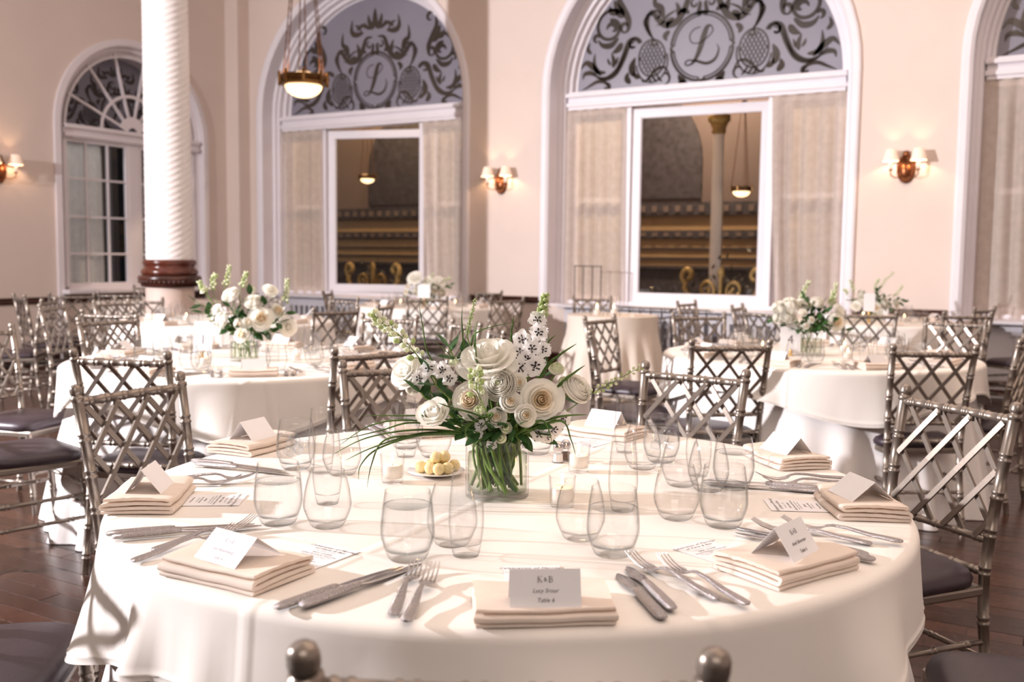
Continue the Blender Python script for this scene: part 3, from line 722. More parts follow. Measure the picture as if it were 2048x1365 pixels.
def make_chair(label):
    o = thing('ballroom_chair', label, 'chair', (0,0,-30))
    m = M['chair']
    # cushion
    mb = MB(); n = 40; prof = [(.0,.505),(.55,.503),(.82,.498),(.95,.486),(1.0,.468),(.985,.450),(.93,.444),(.0,.444)]
    P = []; F = []
    for q, z in prof:
        for k in range(n):
            a = 2*PI*k/n; c, s_ = math.cos(a), math.sin(a); e = .45
            x = .205*math.copysign(abs(c)**e, c); y = .198*math.copysign(abs(s_)**e, s_)
            P.append((x*q*(1+.05*y/.2), y*q, z - .035))
    for j in range(len(prof)-1):
        for k in range(n): F.append((j*n+k, (j+1)*n+k, (j+1)*n+(k+1)%n, j*n+(k+1)%n))
    mb.add(P, F, 0, True); mk('seat_cushion', mb, M['vinyl'], o)
    mb = MB(); mb.box((0,0,.397), (.385,.375,.03), bev=.008); mk('seat_frame', mb, m, o)
    for s in (-1, 1):
        path = [(s*back_x(z), back_y(z), z) for z in [i*.92/16 for i in range(17)]]
        st = bamboo(.92, .0145, .0155, [.07,.19,.31,.45,.555,.66,.765], 1.17)
        st = [q for q in st if q[0] < .868] + [(.866,.0158),(.870,.0158),(.8715,.0182),(.8775,.0186),(.883,.0182),(.8845,.0138),(.889,.0134),(.8905,.0160),(.897,.0170),(.907,.0166),(.914,.0140),(.918,.0090),(.92,.0025)]
        pts, rr = along(path, st); mb = MB(); mb.tube(pts, rr, 14); mk('back_post', mb, m, o)
        path = [(s*.192,.175,.40),(s*.198,.19,.2),(s*.2,.205,0)]
        pts, rr = along(path, bamboo(.4,.0165,.0125,[.08,.18,.30])); mb = MB(); mb.tube(pts, rr, 12); mk('leg', mb, m, o)
        for z in (.15, .25):
            mb = MB(); pts, rr = along([(s*back_x(z), back_y(z), z), (s*.199,.195,z+.01)], bamboo(.38,.0085,.0085,[.07,.19,.31],1.25)); mb.tube(pts, rr, 8); mk('stretcher', mb, m, o)
    for z, y in ((.2,.2),(.30,.187)):
        mb = MB(); pts, rr = along([(-.197,y,z),(.197,y,z)], bamboo(.394,.0085,.0085,[.06,.155,.24,.334],1.25)); mb.tube(pts, rr, 8); mk('stretcher', mb, m, o)
    mb = MB(); pts, rr = along([(-back_x(.2),back_y(.2),.2),(back_x(.2),back_y(.2),.2)], bamboo(.37,.0085,.0085,[.08,.185,.29],1.25)); mb.tube(pts, rr, 8); mk('stretcher', mb, m, o)
    for nm, z, r_, rings in (('top_rail',.868,.0128,[.035,.10,.165,.23,.295,.36]),('back_rail',.535,.0105,[.04,.12,.20,.28,.335]),('back_rail',.445,.0105,[.04,.12,.20,.28,.335])):
        x = back_x(z); bow = -.012 if nm == 'top_rail' else -.004
        path = [(-x + 2*x*i/8, back_y(z) + bow*(1-(2*i/8-1)**2), z) for i in range(9)]
        pts, rr = along(path, bamboo(2*x, r_, r_, [q*2*x/.395 for q in rings], 1.17)); mb = MB(); mb.tube(pts, rr, 12); mk(nm, mb, m, o)
    # lattice: flat slats in two layers
    zt, zb = .860, .540; H_ = zt-zb; wd = .345; sl = 1.22
    for sgn, dy in ((1, .0055), (-1, -.0055)):
        for k in range(-2, 3):
            x_top = -wd/2 + k*wd/3; pts = []
            for i in range(25):
                z = zt - H_*i/24; x = x_top + (zt-z)/sl
                if abs(x) <= back_x(z) - .010: pts.append((sgn*x, back_y(z) + dy - .006*(1-(x/.19)**2)*(z-zb)/H_, z))
            if len(pts) < 3: continue
            a, b, c = Vector(pts[0]), Vector(pts[len(pts)//2]), Vector(pts[-1]); mb = MB()
            P = []; F = []
            for p in (a, b, c):
                t = (c-a).normalized(); side = t.cross(Vector((0,1,0))).normalized()*.0078; th = Vector((0,.0042,0))
                P += [p-side-th, p+side-th, p+side+th, p-side+th]
            for q in (0, 4): F += [(q,q+1,q+5,q+4),(q+1,q+2,q+6,q+5),(q+2,q+3,q+7,q+6),(q+3,q,q+4,q+7)]
            F += [(3,2,1,0),(8,9,10,11)]
            mb.add(P, F, 0, False); mk('slat', mb, m, o)
    for sgn in (-1, 1):
        mb = MB(); mb.ball((sgn*wd/6, back_y(.862), .853), .008, 8, 5); mk('slat_knob', mb, m, o)
    return o
CH = None; CHK = None
def chair(x, y, a, label, group=None):
    global CH, CHK
    a = R(a); f = Vector((-math.sin(a), math.cos(a), 0)); loc = Vector((x, y, 0)) + f*.262
    if CH is None:
        CH = make_chair(label); CH.location = loc; CH.rotation_euler = (0,0,a); CHK = [(k, kids(k)) for k in kids(CH)]; o = CH
        if group: o['group'] = group
        return o
    return copy_tree(CH, loc, a, label, group, CHK)
GA = 'silver chairs around the near table'; GB = 'silver chairs around the left middle table'; GC = 'silver chairs around the right middle table'; GD = 'silver chairs at the far tables'
for x, y, a, lb, g in (
 (0,.915,-.75,'silver lattice chair closest to the viewer, only its two post knobs and rail seen',GA),
 (-1.16,2.943,243.5,'silver lattice chair left of the near table, its back turned to the left',GA),
 (-.427,3.588,197.2,'silver lattice chair beyond the near table, half hidden by the centre flowers',GA),
 (.659,3.494,143,'silver lattice chair facing the near table from beyond the water glasses on the right',GA),
 (1.30,2.812,112.8,'silver lattice chair at the right edge of the near table, its slats shining white',GA),
 (-1.37,1.90,281.5,'chair at the lower left corner, only its dark plum seat in view',GA),
 (1.29,1.76,73,'chair at the lower right corner, only its dark plum seat in view',GA),
 (-1.539,3.804,-8.6,'silver lattice chair before the left middle table, seen straight from behind',GB),
 (-.59,4.15,44.1,'silver lattice chair between the left middle table and the centre flowers, seen from behind',GB),
 (-2.76,5.06,255,'silver lattice chair cut by the left edge, its tall post before the tan wall',GB),
 (-2.29,3.96,-45,'chair with dark plum seat at the left edge, its back out of view',GB),
 (-2.493,5.995,236.8,'silver lattice chair at the back left of the left middle table, facing the flowers',GB),
 (-.82,6.5,161,'silver chair with bright white slats behind the glasses of the left middle table',GB),
 (-.08,5.37,101.5,'silver chair seen edge-on behind the tall speckled flower spike',GB),
 (-.28,5.95,118,'silver chair seen edge-on, left of the speckled flower spike',GB),
 (1.068,4.723,9,'silver lattice chair before the right middle table, left of the sign numbered 4',GC),
 (1.978,4.535,3.6,'silver lattice chair before the right middle table, right of the glasses, seen from behind',GC),
 (2.72,5.1,50,'silver chair cut by the right edge beside the right middle table',GC),
 (3.1,6.8,140,'silver chair with light slats behind the right end of the right middle table',GC),
 (.60,6.67,235,'silver chair turned to the right, in front of the small draped candle table',GC),
 (.44,5.45,265,'silver chair seen edge-on left of the right middle table, nearest of the three there',GC),
 (1.38,7.2,190,'silver chair behind the left end of the right middle table, before the radiator',GC),
 (-2.77,6.65,-14,'silver chair with a shining white top rail behind the left middle table',GD),
 (-3.55,7.5,270,'silver chair seen edge-on left of the left rear table, the one farther left',GD),
 (-3.38,8.2,250,'silver chair seen edge-on left of the left rear table, the one nearer the column',GD),
 (-3.32,8.65,10,'silver chair seen from behind just left of the white column',GD),
 (-4.3,9.5,30,'silver chair under the paned window, left one of the pair',GD),
 (-4.02,9.95,12,'silver chair under the paned window, right one of the pair',GD),
 (-4.55,12.25,190,'silver chair right under the sill of the paned window',GD),
 (-4.6,9.07,-50,'silver chair by the tan wall at the far left',GD),
 (-3.98,8.35,100,'silver chair seen edge-on by the tan wall, showing its curved back legs',GD),
 (-1.33,7.35,45,'dark silver chair at the right of the left rear table, seen from behind',GD),
 (-1.60,9.25,140,'silver chair behind the left rear table, facing it',GD),
 (-2.42,9.32,188,'silver chair behind the left rear table, beside the left flowers',GD),
 (-1.06,8.15,80,'small silver chair seen edge-on under the half open window',GD),
 (-.85,9.7,6,'silver chair in front of the far centre flowers, seen from behind',GD),
 (-2.08,10.95,268,'silver chair at the left of the far centre table',GD),
 (-.05,9.65,37,'silver chair below the wall lamp of the pier, seen from behind',GD),
 (-.28,11.75,140,'silver chair behind the far centre table, against the pier',GD),
 (.34,10.05,85,'silver chair seen edge-on left of the draped candle table',GD),
 (.845,10.3,185,'silver chair behind the draped candle table',GD),
 (1.68,9.4,235,'silver chair under the wide window, before its sill',GD),
 (2.01,8.7,244,'silver chair left of the right rear table, turned to it',GD),
 (2.0,7.75,-57,'silver chair left of the right middle flowers, seen from behind',GD),
 (2.83,7.7,-12,'silver chair in front of the right rear flowers and white sign',GD),
 (3.63,7.75,5,'silver chair before the right rear table, seen from behind',GD),
 (4.25,8.75,40,'silver chair against the wall below the right wall lamp',GD),
 (4.55,8.3,20,'silver chair at the right edge before the last arched window',GD)):
    chair(x, y, a, lb, g)

# ------------------------------------------------------------------ draped tables
TZ = .765
def overlay(name, c, Rr, drop, label, seed, rot=0., pointed=.06, folds=11, amp=.03, extra=(), group='ivory table cloths', gather=0):
    rnd = random.Random(seed); ph = [rnd.uniform(0, 2*PI) for _ in range(6)]; mb = MB(); N = 300
    def wave(th):
        v = .55*math.sin(folds*th+ph[0] + .9*math.sin(2*th+ph[1])) + .3*math.sin((folds*2-3)*th+ph[2]) + .35*math.sin(5*th+ph[3])
        for a, w_, h in extra: 
            d = (th-a+PI) % (2*PI) - PI
            v += h*math.exp(-(d/w_)**2)
        return v
    rings = [(r_, 0, 0) for r_ in (.001,.12,.25,.37,.5,.62,.73,.83,.9,.95)]
    rings += [(1, k*PI/2/4, -1) for k in range(0, 5)] + [(1, PI/2, q) for q in (.08,.17,.27,.38,.5,.62,.74,.84,.915,.93,.945,1.0)]
    P = []
    for rr, bend, q in rings:
        for i in range(N):
            th = 2*PI*i/N; dp = drop + pointed*math.cos(4*(th-rot))
            if q == 0 and rr < 1:
                r_ = Rr*.985*rr; z = .0012*noise.noise(Vector((r_*math.cos(th)*5, r_*math.sin(th)*5, seed)))
            elif q <= 0:
                r_ = Rr*.985 + .02*math.sin(bend); z = -.02*(1-math.cos(bend))
            else:
                s_ = q**1.15; r_ = Rr*.985 + .02 + s_*(.022 + amp*max(-.12, wave(th)+.15)*(.5+dp)) + (.0018 if q in (.93,) else 0); z = -.02 - (dp-.02)*q
            P.append((c[0] + r_*math.cos(th), c[1] + r_*math.sin(th), TZ + z))
    F = [(j*N+i, j*N+(i+1)%N, (j+1)*N+(i+1)%N, (j+1)*N+i) for j in range(len(rings)-1) for i in range(N)]
    mb.add([(p[0]-c[0], p[1]-c[1], p[2]) for p in P], F, 0, True)
    o = mk(name, mb, M['ivory'], None, (c[0], c[1], 0)); return tag(o, label, 'tablecloth', group)
def skirt(name, c, Rr, label, seed, folds=26, mat=None, top=.745, group='white under cloths'):
    rnd = random.Random(seed); ph = [rnd.uniform(0, 6.3) for _ in range(4)]; mb = MB()
    def f(u, v):
        th = 2*PI*u; q = max(0, (v-.22)/.78)**.85; r_ = Rr + (.105 + .034*(math.sin(folds*th+ph[0]+1.2*math.sin(3*th+ph[1])) + .5*math.sin(folds*.5*th+ph[2])))*q
        return (r_*math.cos(th), r_*math.sin(th), top - (top-.004)*v)
    mb.grid(f, 240, 12, cu=True)
    mb.add([(0,0,top)] + [(Rr*math.cos(2*PI*i/40), Rr*math.sin(2*PI*i/40), top) for i in range(40)], [(0, i+1, (i+1)%40+1) for i in range(40)], 0, False)
    return tag(mk(name, mb, mat or M['white_linen'], None, (c[0], c[1], 0)), label, 'tablecloth', group)
T1, T2, T3, T4, T5, T6, T7, T10 = (0,2.21), (-1.356,4.94), (1.75,5.55), (-.93,10.8), (-2.35,7.95), (.97,9.4), (3.27,8.9), (-4.0,11.05)
RT = .867
overlay('tablecloth', T1, RT, .215, 'ivory cloth draped over the near round table', 3, R(190), .055, 9, .085, ((R(226),.07,1.6),(R(246),.13,-1.5),(R(275),.12,1.2),(R(300),.10,-.8),(R(330),.16,-.9)))
skirt('under_cloth', T1, RT-.035, 'white floor length cloth under the near round table', 5)
overlay('tablecloth', T2, RT, .20, 'ivory cloth draped over the left middle round table', 7, R(283), .065, 9, .065)
skirt('under_cloth', T2, RT-.035, 'white floor length cloth under the left middle round table', 8)
overlay('tablecloth', T3, RT, .20, 'ivory cloth draped over the right middle round table', 10, R(268), .065, 9, .065)
skirt('under_cloth', T3, RT-.035, 'white floor length cloth under the right middle round table', 11)
overlay('tablecloth', T5, RT, .22, 'ivory cloth draped over the left rear round table', 12, .3, .05, 9, .08)
skirt('under_cloth', T5, RT-.035, 'white floor length cloth under the left rear round table', 13)
overlay('tablecloth', T4, .80, .34, 'ivory cloth draped over the far centre round table', 14, .8, .05, 10, .09)
skirt('under_cloth', T4, .735, 'white floor length cloth under the far centre round table', 15)
overlay('tablecloth', T7, .80, .26, 'ivory cloth draped over the right rear round table', 16, .2, .05, 9, .08)
skirt('under_cloth', T7, .735, 'white floor length cloth under the right rear round table', 17)
skirt('candle_table_cloth', T6, .44, 'beige floor length cloth on the small candle table before the wide window', 18, 16, M['beige_linen'], TZ, None)
skirt('corner_table_cloth', T10, .70, 'pale floor length cloth on the table behind the column', 19, 22, M['beige_linen'], TZ, None)

# ------------------------------------------------------------------ tableware prototypes
def vessel(prof_out, wall, base, n=32):
    # closed lathe: outside up, rim, inside down
    ins = [(max(.0006, r_-wall), z) for r_, z in prof_out if z > base]
    return [(.0005, 0)] + prof_out + [(prof_out[-1][0]-wall*.5, prof_out[-1][1]+wall*.4)] + ins[::-1] + [(.0005, base)]
def curve_prof(keys, n=18):
    P = cat([(k[0]*10, k[1]*10) for k in keys], max(2, n//(len(keys)-1))); return [(p.x/10, p.y/10) for p in P]
TUM = curve_prof([(.030,.0),(.036,.008),(.0465,.038),(.0475,.06),(.0445,.092),(.0400,.122)])
WIN_ = curve_prof([(.027,.0),(.034,.007),(.0455,.034),(.0465,.052),(.042,.082),(.0335,.112)])
FLU = curve_prof([(.0225,.0),(.0255,.012),(.0305,.045),(.0315,.07),(.029,.11),(.0245,.158)])
def gl_mesh(name, prof, wall, base):
    mb = MB(); p = vessel(prof, wall, base); mb.lathe(p, 30); nb = len(mb.f); 
    for i, f in enumerate(mb.f):
        z = sum(mb.v[k][2] for k in f)/len(f)
        mb.m[i] = 1 if z < base*1.02 else 0
    return mb.mesh(name, [M['glass'], M['glass_base']])
ME_T = gl_mesh('water_glass', TUM, .0016, .009); ME_W = gl_mesh('wine_glass', WIN_, .0014, .008); ME_F = gl_mesh('flute', FLU, .0014, .016)
def water_mesh(level):
    mb = MB(); P = [(r_-.0022, z) for r_, z in TUM if .010 < z < level]; rl = P[-1][0]
    mb.lathe([(.0005,.0105)] + P + [(rl, level+.0012), (rl-.003, level), (.0005, level)], 30); return mb.mesh('water', M['water'])
ME_WATER = [water_mesh(.085), water_mesh(.096)]
def ice_mesh(s):
    rnd = random.Random(s); mb = MB(); q = Matrix.Rotation(rnd.uniform(0,3),3,'X') @ Matrix.Rotation(rnd.uniform(0,3),3,'Z'); mb.box((0,0,0), (.024,.022,.02), rot=q, bev=.004); return mb.mesh('ice_cube', M['ice'])
ME_ICE = [ice_mesh(i) for i in range(3)]
def glass(kind, p, label, group=None, water=-1, ice=0):
    nm, me, cat_ = {'t': ('water_glass', ME_T, 'glass'), 'w': ('wine_glass', ME_W, 'glass'), 'f': ('champagne_flute', ME_F, 'glass')}[kind]
    o = tag(ob(nm, me, None, (p[0], p[1], TZ+.001)), label, cat_, group)
    if water >= 0: ob('water', ME_WATER[water], o)
    for k in range(ice):
        a = k*2.4 + p[0]*9; ob('ice_cube', ME_ICE[k % 3], o, (.018*math.cos(a), .018*math.sin(a), .045 + .017*(k//2)), (a,0,a))
    return o

def loft(mb, secs, n=10, mi=0):
    # secs: (x, z, half width, half thickness); superelliptic sections
    P = []; F = []
    for x, z, hw_, ht in secs:
        for k in range(n):
            a = 2*PI*k/n; c, s_ = math.cos(a), math.sin(a)
            P.append((x, math.copysign(abs(c)**.8, c)*hw_, z + math.copysign(abs(s_)**.8, s_)*ht))
    for j in range(len(secs)-1):
        for k in range(n): F.append((j*n+k, j*n+(k+1)%n, (j+1)*n+(k+1)%n, (j+1)*n+k))
    mb.add(P, F, mi, True); mb.add(P[:n], [list(range(n))[::-1]], mi, False); mb.add(P[-n:], [list(range(n))], mi, False)
def fork_meshes(L=.225):
    h = MB(); loft(h, [(0,.0045,.004,.002),(.004,.0045,.0088,.0032),(.015,.005,.0100,.0036),(.06,.0085,.0080,.0034),(.10,.0150,.0050,.0030),(.128,.0165,.0035,.0026),(.140,.0140,.0048,.0022),(.150,.0085,.0105,.0016),(.160,.0062,.0130,.0014),(.172,.0058,.0132,.0012)], 12)
    t = MB()
    for k in range(4):
        y = (k-1.5)*.0072; pts = [(.170,y,.0058),(.188,y*.98,.0075),(.206,y*.95,.0125),(L,y*.92,.0215)]; t.tube(pts, [.0024,.0020,.0018,.0010], 6, flat=.7)
    return h.mesh('handle', M['hammered']), t.mesh('tines', M['steel'])
def knife_meshes(L=.27, butter=False):
    h = MB(); loft(h, [(0,.0055,.0045,.002),(.004,.0055,.0090,.0042),(.018,.006,.0102,.0052),(.07,.0065,.0094,.0055),(.115,.0068,.0078,.0048),(.122,.0068,.0058,.0040)], 12)
    b = MB(); w_ = .0125 if butter else .0100; Lb = .215 if butter else L
    loft(b, [(.121,.0062,.0052,.0026),(.135,.0052,w_*.8,.0012),(.16,.0045,w_,.0009),(Lb-.05,.003,w_,.0008),(Lb-.018,.0022,w_*.8,.0007),(Lb,.0018,w_*.22,.0004)], 8)
    return h.mesh('handle', M['hammered']), b.mesh('blade', M['steel'])
FK, KN, BK = fork_meshes(), knife_meshes(), knife_meshes(butter=True)
def cutlery(kind, p, q, label, group=None, z=0.):
    # p: handle end, q: a point the piece points at
    nm, (hm, tm), pn, cat_ = {'f': ('fork', FK, 'tines', 'fork'), 'k': ('knife', KN, 'blade', 'knife'), 'b': ('butter_knife', BK, 'blade', 'knife')}[kind]
    o = thing(nm, label, cat_, (p[0], p[1], TZ+.0016+z), math.atan2(q[1]-p[1], q[0]-p[0]), group)
    ob('handle', hm, o); ob(pn, tm, o); return o

def napkin_mesh(seed, W_=.205, D_=.142, open_=.0):
    # a cloth folded in a zigzag: ribbon cross-section swept along the width
    rnd = random.Random(seed); mb = MB(); lay = [.0032,.0098,.0172,.0250]; th = .0026
    path = []
    for k, z in enumerate(lay):
        sgn = 1 if k % 2 == 0 else -1; d = D_/2 - .004*k*rnd.uniform(.2,1.2)
        xs = [-d, -d*.5, 0, d*.5, d] if sgn > 0 else [d, d*.5, 0, -d*.5, -d]
        path += [(y, z + (.0014*math.cos(y/D_*PI))*(k+1)/2) for y in xs]
        if k < 3: path.append((sgn*(d+.0035), (z + lay[k+1])/2))
    P2 = cat(path, 4); n = len(P2); L_, Rr = [], []
    for k in range(n):
        t = P2[min(k+1,n-1)] - P2[max(k-1,0)]; t = t.normalized(); nn = Vector((-t.y, t.x)); L_.append(P2[k]+nn*th); Rr.append(P2[k]-nn*th)
    loop = L_ + Rr[::-1]; m = len(loop); NX = 10; P = []
    for i in range(NX+1):
        u = i/NX*2-1
        for p in loop:
            yy = p.x*(1 - .02*u*u) + .003*math.sin(u*2+seed); zz = max(.0007, p.y*(1 + .13*u*u*rnd.uniform(.8,1.2)) + (.0006*math.sin(7*u+p.x*30+seed)))
            P.append((u*W_/2*(1 + .02*math.sin(p.x*20+p.y*200+seed)), yy, zz))
    F = [(i*m+k, i*m+(k+1)%m, (i+1)*m+(k+1)%m, (i+1)*m+k) for i in range(NX) for k in range(m)]
    mb.add(P, F, 0, True)
    for base, rev in ((0, True), (NX*m, False)):
        q = [(base+k, base+k+1, base+m-2-k, base+m-1-k) for k in range(n-1)]
        mb.add(P, [f[::-1] if rev else f for f in q], 0, False)
    return mb.mesh('napkin', M['napkin'])
NAP = [napkin_mesh(i) for i in range(3)]
NTOP = .0305
def text(body, parent, loc, rot, size, mat, shear=0., align='CENTER', name='lettering', sx=1.0, sp=1.0):
    cu = bpy.data.curves.new(name, 'FONT'); cu.body = body; cu.size = size; cu.align_x = align; cu.align_y = 'CENTER'; cu.shear = shear; cu.space_character = sp; cu.extrude = .00004
    cu.materials.append(mat); cu.resolution_u = 3
    f_ = bpy.data.objects.new(name, cu); C.objects.link(f_); dg = bpy.context.evaluated_depsgraph_get()
    me = bpy.data.meshes.new_from_object(f_.evaluated_get(dg)); me.name = name; bpy.data.objects.remove(f_)
    return ob(name, me, parent, loc, rot, (sx, 1, 1))
def serif_kb(parent, y0, z0, tilt, size, mat):
    # K & B in a seriffed hand-cut letter: strokes as thin ribbons on the card face
    mb = MB()
    def st(pts, w_): 
        Q = [Vector((p[0]*size, p[1]*size)) for p in pts]; m = len(Q); P = []
        for k in range(m):
            t = (Q[min(k+1,m-1)]-Q[max(k-1,0)]).normalized(); nn = Vector((-t.y, t.x))*w_*size/2; P += [(Q[k].x+nn.x, Q[k].y+nn.y, .0003), (Q[k].x-nn.x, Q[k].y-nn.y, .0003)]
        mb.add(P, [(2*k, 2*k+1, 2*k+3, 2*k+2) for k in range(m-1)], 0, False)
    st([(-1.25,-.5),(-1.25,.5)], .14); st([(-1.4,.5),(-1.1,.5)], .05); st([(-1.4,-.5),(-1.1,-.5)], .05)
    st([(-1.2,-.05),(-.72,.5)], .05); st([(-1.05,.08),(-.62,-.5)], .13); st([(-.85,.5),(-.58,.5)], .05); st([(-.78,-.5),(-.5,-.5)], .05)
    st([(.28,-.3),(-.12,.12),(-.08,.3),(.04,.3),(.08,.16),(-.2,-.08),(-.22,-.26),(-.06,-.34),(.12,-.2),(.22,0)], .09)
    st([(.75,-.5),(.75,.5)], .14); st([(.6,.5),(1.0,.5),(1.2,.4),(1.22,.2),(1.05,.04),(.78,.02)], .08); st([(1.0,.03),(1.25,-.06),(1.32,-.26),(1.18,-.46),(.95,-.5),(.6,-.5)], .09)
    o = mk('monogram', mb, mat, parent, (0, y0, z0), (tilt, 0, 0)); return o
def card(p, rz, b, h, label, lines=None, group=None, ink='ink', sides=1, W_=.104, lift=NTOP):
    # tent card: front face towards -y
    o = thing('place_card', label, 'card', (p[0], p[1], TZ+.001+lift), rz, group); mb = MB(); t = .0003
    P = []
    for y, z in ((-b,0),(0,h),(b*1.15,0)): P += [(-W_/2,y,z),(W_/2,y,z)]
    P += [(x, y, z-t*2) for x, y, z in P]
    mb.add(P, [(0,1,3,2),(2,3,5,4),(7,6,8,9),(9,8,10,11),(0,6,7,1),(4,5,11,10),(0,2,8,6),(2,4,10,8),(3,1,7,9),(5,3,9,11)], 0, False)
    mk('paper', mb, M['paper'], o)
    if lines:
        L = math.hypot(b, h); tl = math.atan2(h, b)
        def at(f): return (-b + b*f - .0006*math.sin(tl), h*f + .0006*math.cos(tl))
        y, z = at(.72); serif_kb(o, y, z, tl, .0082, M[ink])
        for f, s_ in lines:
            y, z = at(f); text(s_, o, (0, y, z), (tl, 0, 0), .0085, M[ink], .25)
    return o
def menu(p, rz, label, group=None, full=True):
    o = thing('menu_card', label, 'menu', (p[0], p[1], TZ+.0014), rz, group); mb = MB(); mb.box((0,0,.0002), (.098,.205,.0004)); mk('paper', mb, M['paper'], o)
    for y, s_, sz, sh, mt in ((.088,'Celebration of Marriage',.0098,.45,'ink'),(.077,'of Katie & Ben',.0100,.45,'ink'),(.066,'November 2, 2019',.0050,0,'ink_pale'),(.056,'FIRST COURSE',.0062,0,'ink'),
        (.047,'Grilled Portobello Mushroom',.0058,0,'ink'),(.040,'Roasted Peppers, Arugula, Feta,',.0046,0,'ink_pale'),(.034,'Pine Nuts, Balsamic Glaze',.0046,0,'ink_pale'),(.022,'ENTREE',.0062,0,'ink'),(.013,'Short Rib of Beef',.0058,0,'ink'),(.006,'Red Wine Sauce',.0046,0,'ink_pale'),(-.006,'Roasted Salmon',.0058,0,'ink')):
        text(s_, o, (0, y, .0006), (0,0,0), sz, M[mt], sh, sp=1.15)
    return o

# ------------------------------------------------------------------ near table: the place settings
A = lambda x, y, z=TZ: atz(x, y, z)
tv = Vector((*T1, 0))
SET = {  # napkin centre in the photograph, card lean (b, h), words
 'front': ((1084,1222), .020,.050, 'at the front centre setting'),
 'fl': ((474,1150), .046,.040, 'at the front left setting'),
 'fr': ((1572,1140), .036,.052, 'at the front right setting'),
 'l': ((298,1006), .034,.050, 'at the left edge setting'),
 'r': ((1722,1020), .044,.040, 'at the right edge setting'),
 'br': ((1572,925), .040,.042, 'at the right rear setting'),
 'b': ((1212,872), .036,.046, 'at the rear setting right of the flowers'),
 'bl': ((505,898), .036,.050, 'at the left rear setting'),
 'bx': ((845,868), .036,.046, 'at the rear setting hidden behind the flowers')}
WORDS = {'front': ((.42,'Lucy Srour'),(.17,'Table 6')), 'fl': ((.40,'Jodi Rosenberg'),(.16,'Table 6')), 'fr': ((.42,'Ariel Silverman'),(.17,'Table 6'))}
SPIN = {'front': 0, 'fl': R(6), 'fr': R(-4), 'l': R(-8), 'r': R(8), 'br': R(-10), 'b': R(-14), 'bl': R(8), 'bx': 0}
for i, (k, (px, b, h, words)) in enumerate(SET.items()):
    p = A(*px); v = (tv - Vector((p.x, p.y, 0))).normalized(); rz = math.atan2(-v.x, v.y) + SPIN[k]
    tag(ob('napkin', NAP[i % 3], None, (p.x, p.y, TZ+.0012), (0,0,rz)), 'folded cream napkin %s of the near table' % words, 'napkin', 'napkins on the near table')
    off = Vector((0, -.036, 0)) if k == 'front' else Vector((.0, .0, 0)); off.rotate(Matrix.Rotation(rz, 3, 'Z'))
    cl = {'front': 'upright white place card lettered K & B, facing the viewer squarely', 'fl': 'white place card lying low on the front left napkin, pale lettering', 'fr': 'white place card lettered K & B, tilted on the front right napkin'}.get(k, 'blank looking white place card on the napkin %s' % words)
    if k == 'front': C.objects[-1].scale.z = .82
    card((p.x+off.x, p.y+off.y), rz + {'fl': R(-6), 'fr': R(14), 'r': R(14), 'br': R(12)}.get(k, 0), b, h, cl, WORDS.get(k), 'place cards on the near table', 'ink_pale' if k == 'fl' else 'ink', lift=.0252 if k == 'front' else NTOP)
    if k in ('front', 'fl', 'fr', 'l', 'r', 'b'):
        mo = Vector((p.x, p.y, 0)) + v*(.108 if k == 'front' else .094)
        if k == 'fl': mo += Vector((.035,-.01,0))
        if k == 'fr': mo += Vector((-.02,-.01,0))
        menu((mo.x, mo.y), rz + {'fl': R(-2), 'fr': R(2)}.get(k, 0), 'white menu card tucked under the napkin %s' % words, 'menu cards on the near table')
CUT = (('f',(786,1238),(830,1150),'front left fork of the front centre setting, the one farther out','f'),
 ('f',(812,1257),(862,1165),'inner fork of the front centre setting, nearer its napkin','f'),
 ('b',(1326,1246),(1232,1148),'broad bladed knife beside the napkin of the front centre setting','k'),
 ('b',(1345,1230),(1250,1135),'second knife of the front centre setting, partly under the broad one','k'),
 ('k',(550,1226),(828,1130),'long knife with mirror blade right of the front left napkin, upper one','k'),
 ('k',(602,1224),(850,1132),'long knife right of the front left napkin, lower one','k'),
 ('f',(262,1130),(480,1068),'fork left of the front left napkin, lower one','f'),
 ('f',(304,1112),(512,1056),'fork left of the front left napkin, upper one','f'),
 ('k',(212,1076),(470,1055),'knife at the left edge setting, upper of the two','k'),
 ('k',(224,1084),(490,1060),'knife at the left edge setting, lower of the two','k'),
 ('f',(280,974),(500,970),'fork behind the left edge napkin, farther out','f'),
 ('f',(318,968),(520,966),'fork behind the left edge napkin, nearer the glasses','f'),
 ('k',(384,926),(560,944),'knife at the left rear setting, nearer one','k'),
 ('k',(392,934),(575,952),'knife at the left rear setting, farther one','k'),
 ('f',(1437,1206),(1255,1125),'fork right of the front centre setting, left of its pair','f'),
 ('f',(1496,1222),(1312,1132),'fork right of the front centre setting, right of its pair','f'),
 ('k',(1736,1118),(1505,1066),'knife behind the front right napkin, farther one','k'),
 ('k',(1750,1130),(1500,1078),'knife behind the front right napkin, nearer one','k'),
 ('f',(1744,1094),(1520,1062),'fork before the right edge napkin, left of its pair','f'),
 ('f',(1806,1094),(1570,1060),'fork before the right edge napkin, right of its pair','f'),
 ('k',(1650,990),(1500,978),'knife between the right napkins, nearer one','k'),
 ('k',(1640,984),(1492,972),'knife between the right napkins, farther one','k'),
 ('f',(1706,970),(1530,975),'fork before the right rear napkin, nearer one','f'),
 ('f',(1690,964),(1520,968),'fork before the right rear napkin, farther one','f'),
 ('k',(735,856),(775,880),'knife lying at the rear edge left of the flowers, nearer one','k'),
 ('k',(748,853),(790,876),'knife lying at the rear edge left of the flowers, farther one','k'),
 ('f',(1150,852),(1105,868),'fork lying at the rear edge right of the flowers','f'))
for i, (k, a, b, lb, g) in enumerate(CUT):
    cutlery(k, A(*a), A(*b), lb, 'forks on the near table' if g == 'f' else 'knives on the near table', .004 if k == 'f' and i % 2 else (.002 if i % 2 else 0))
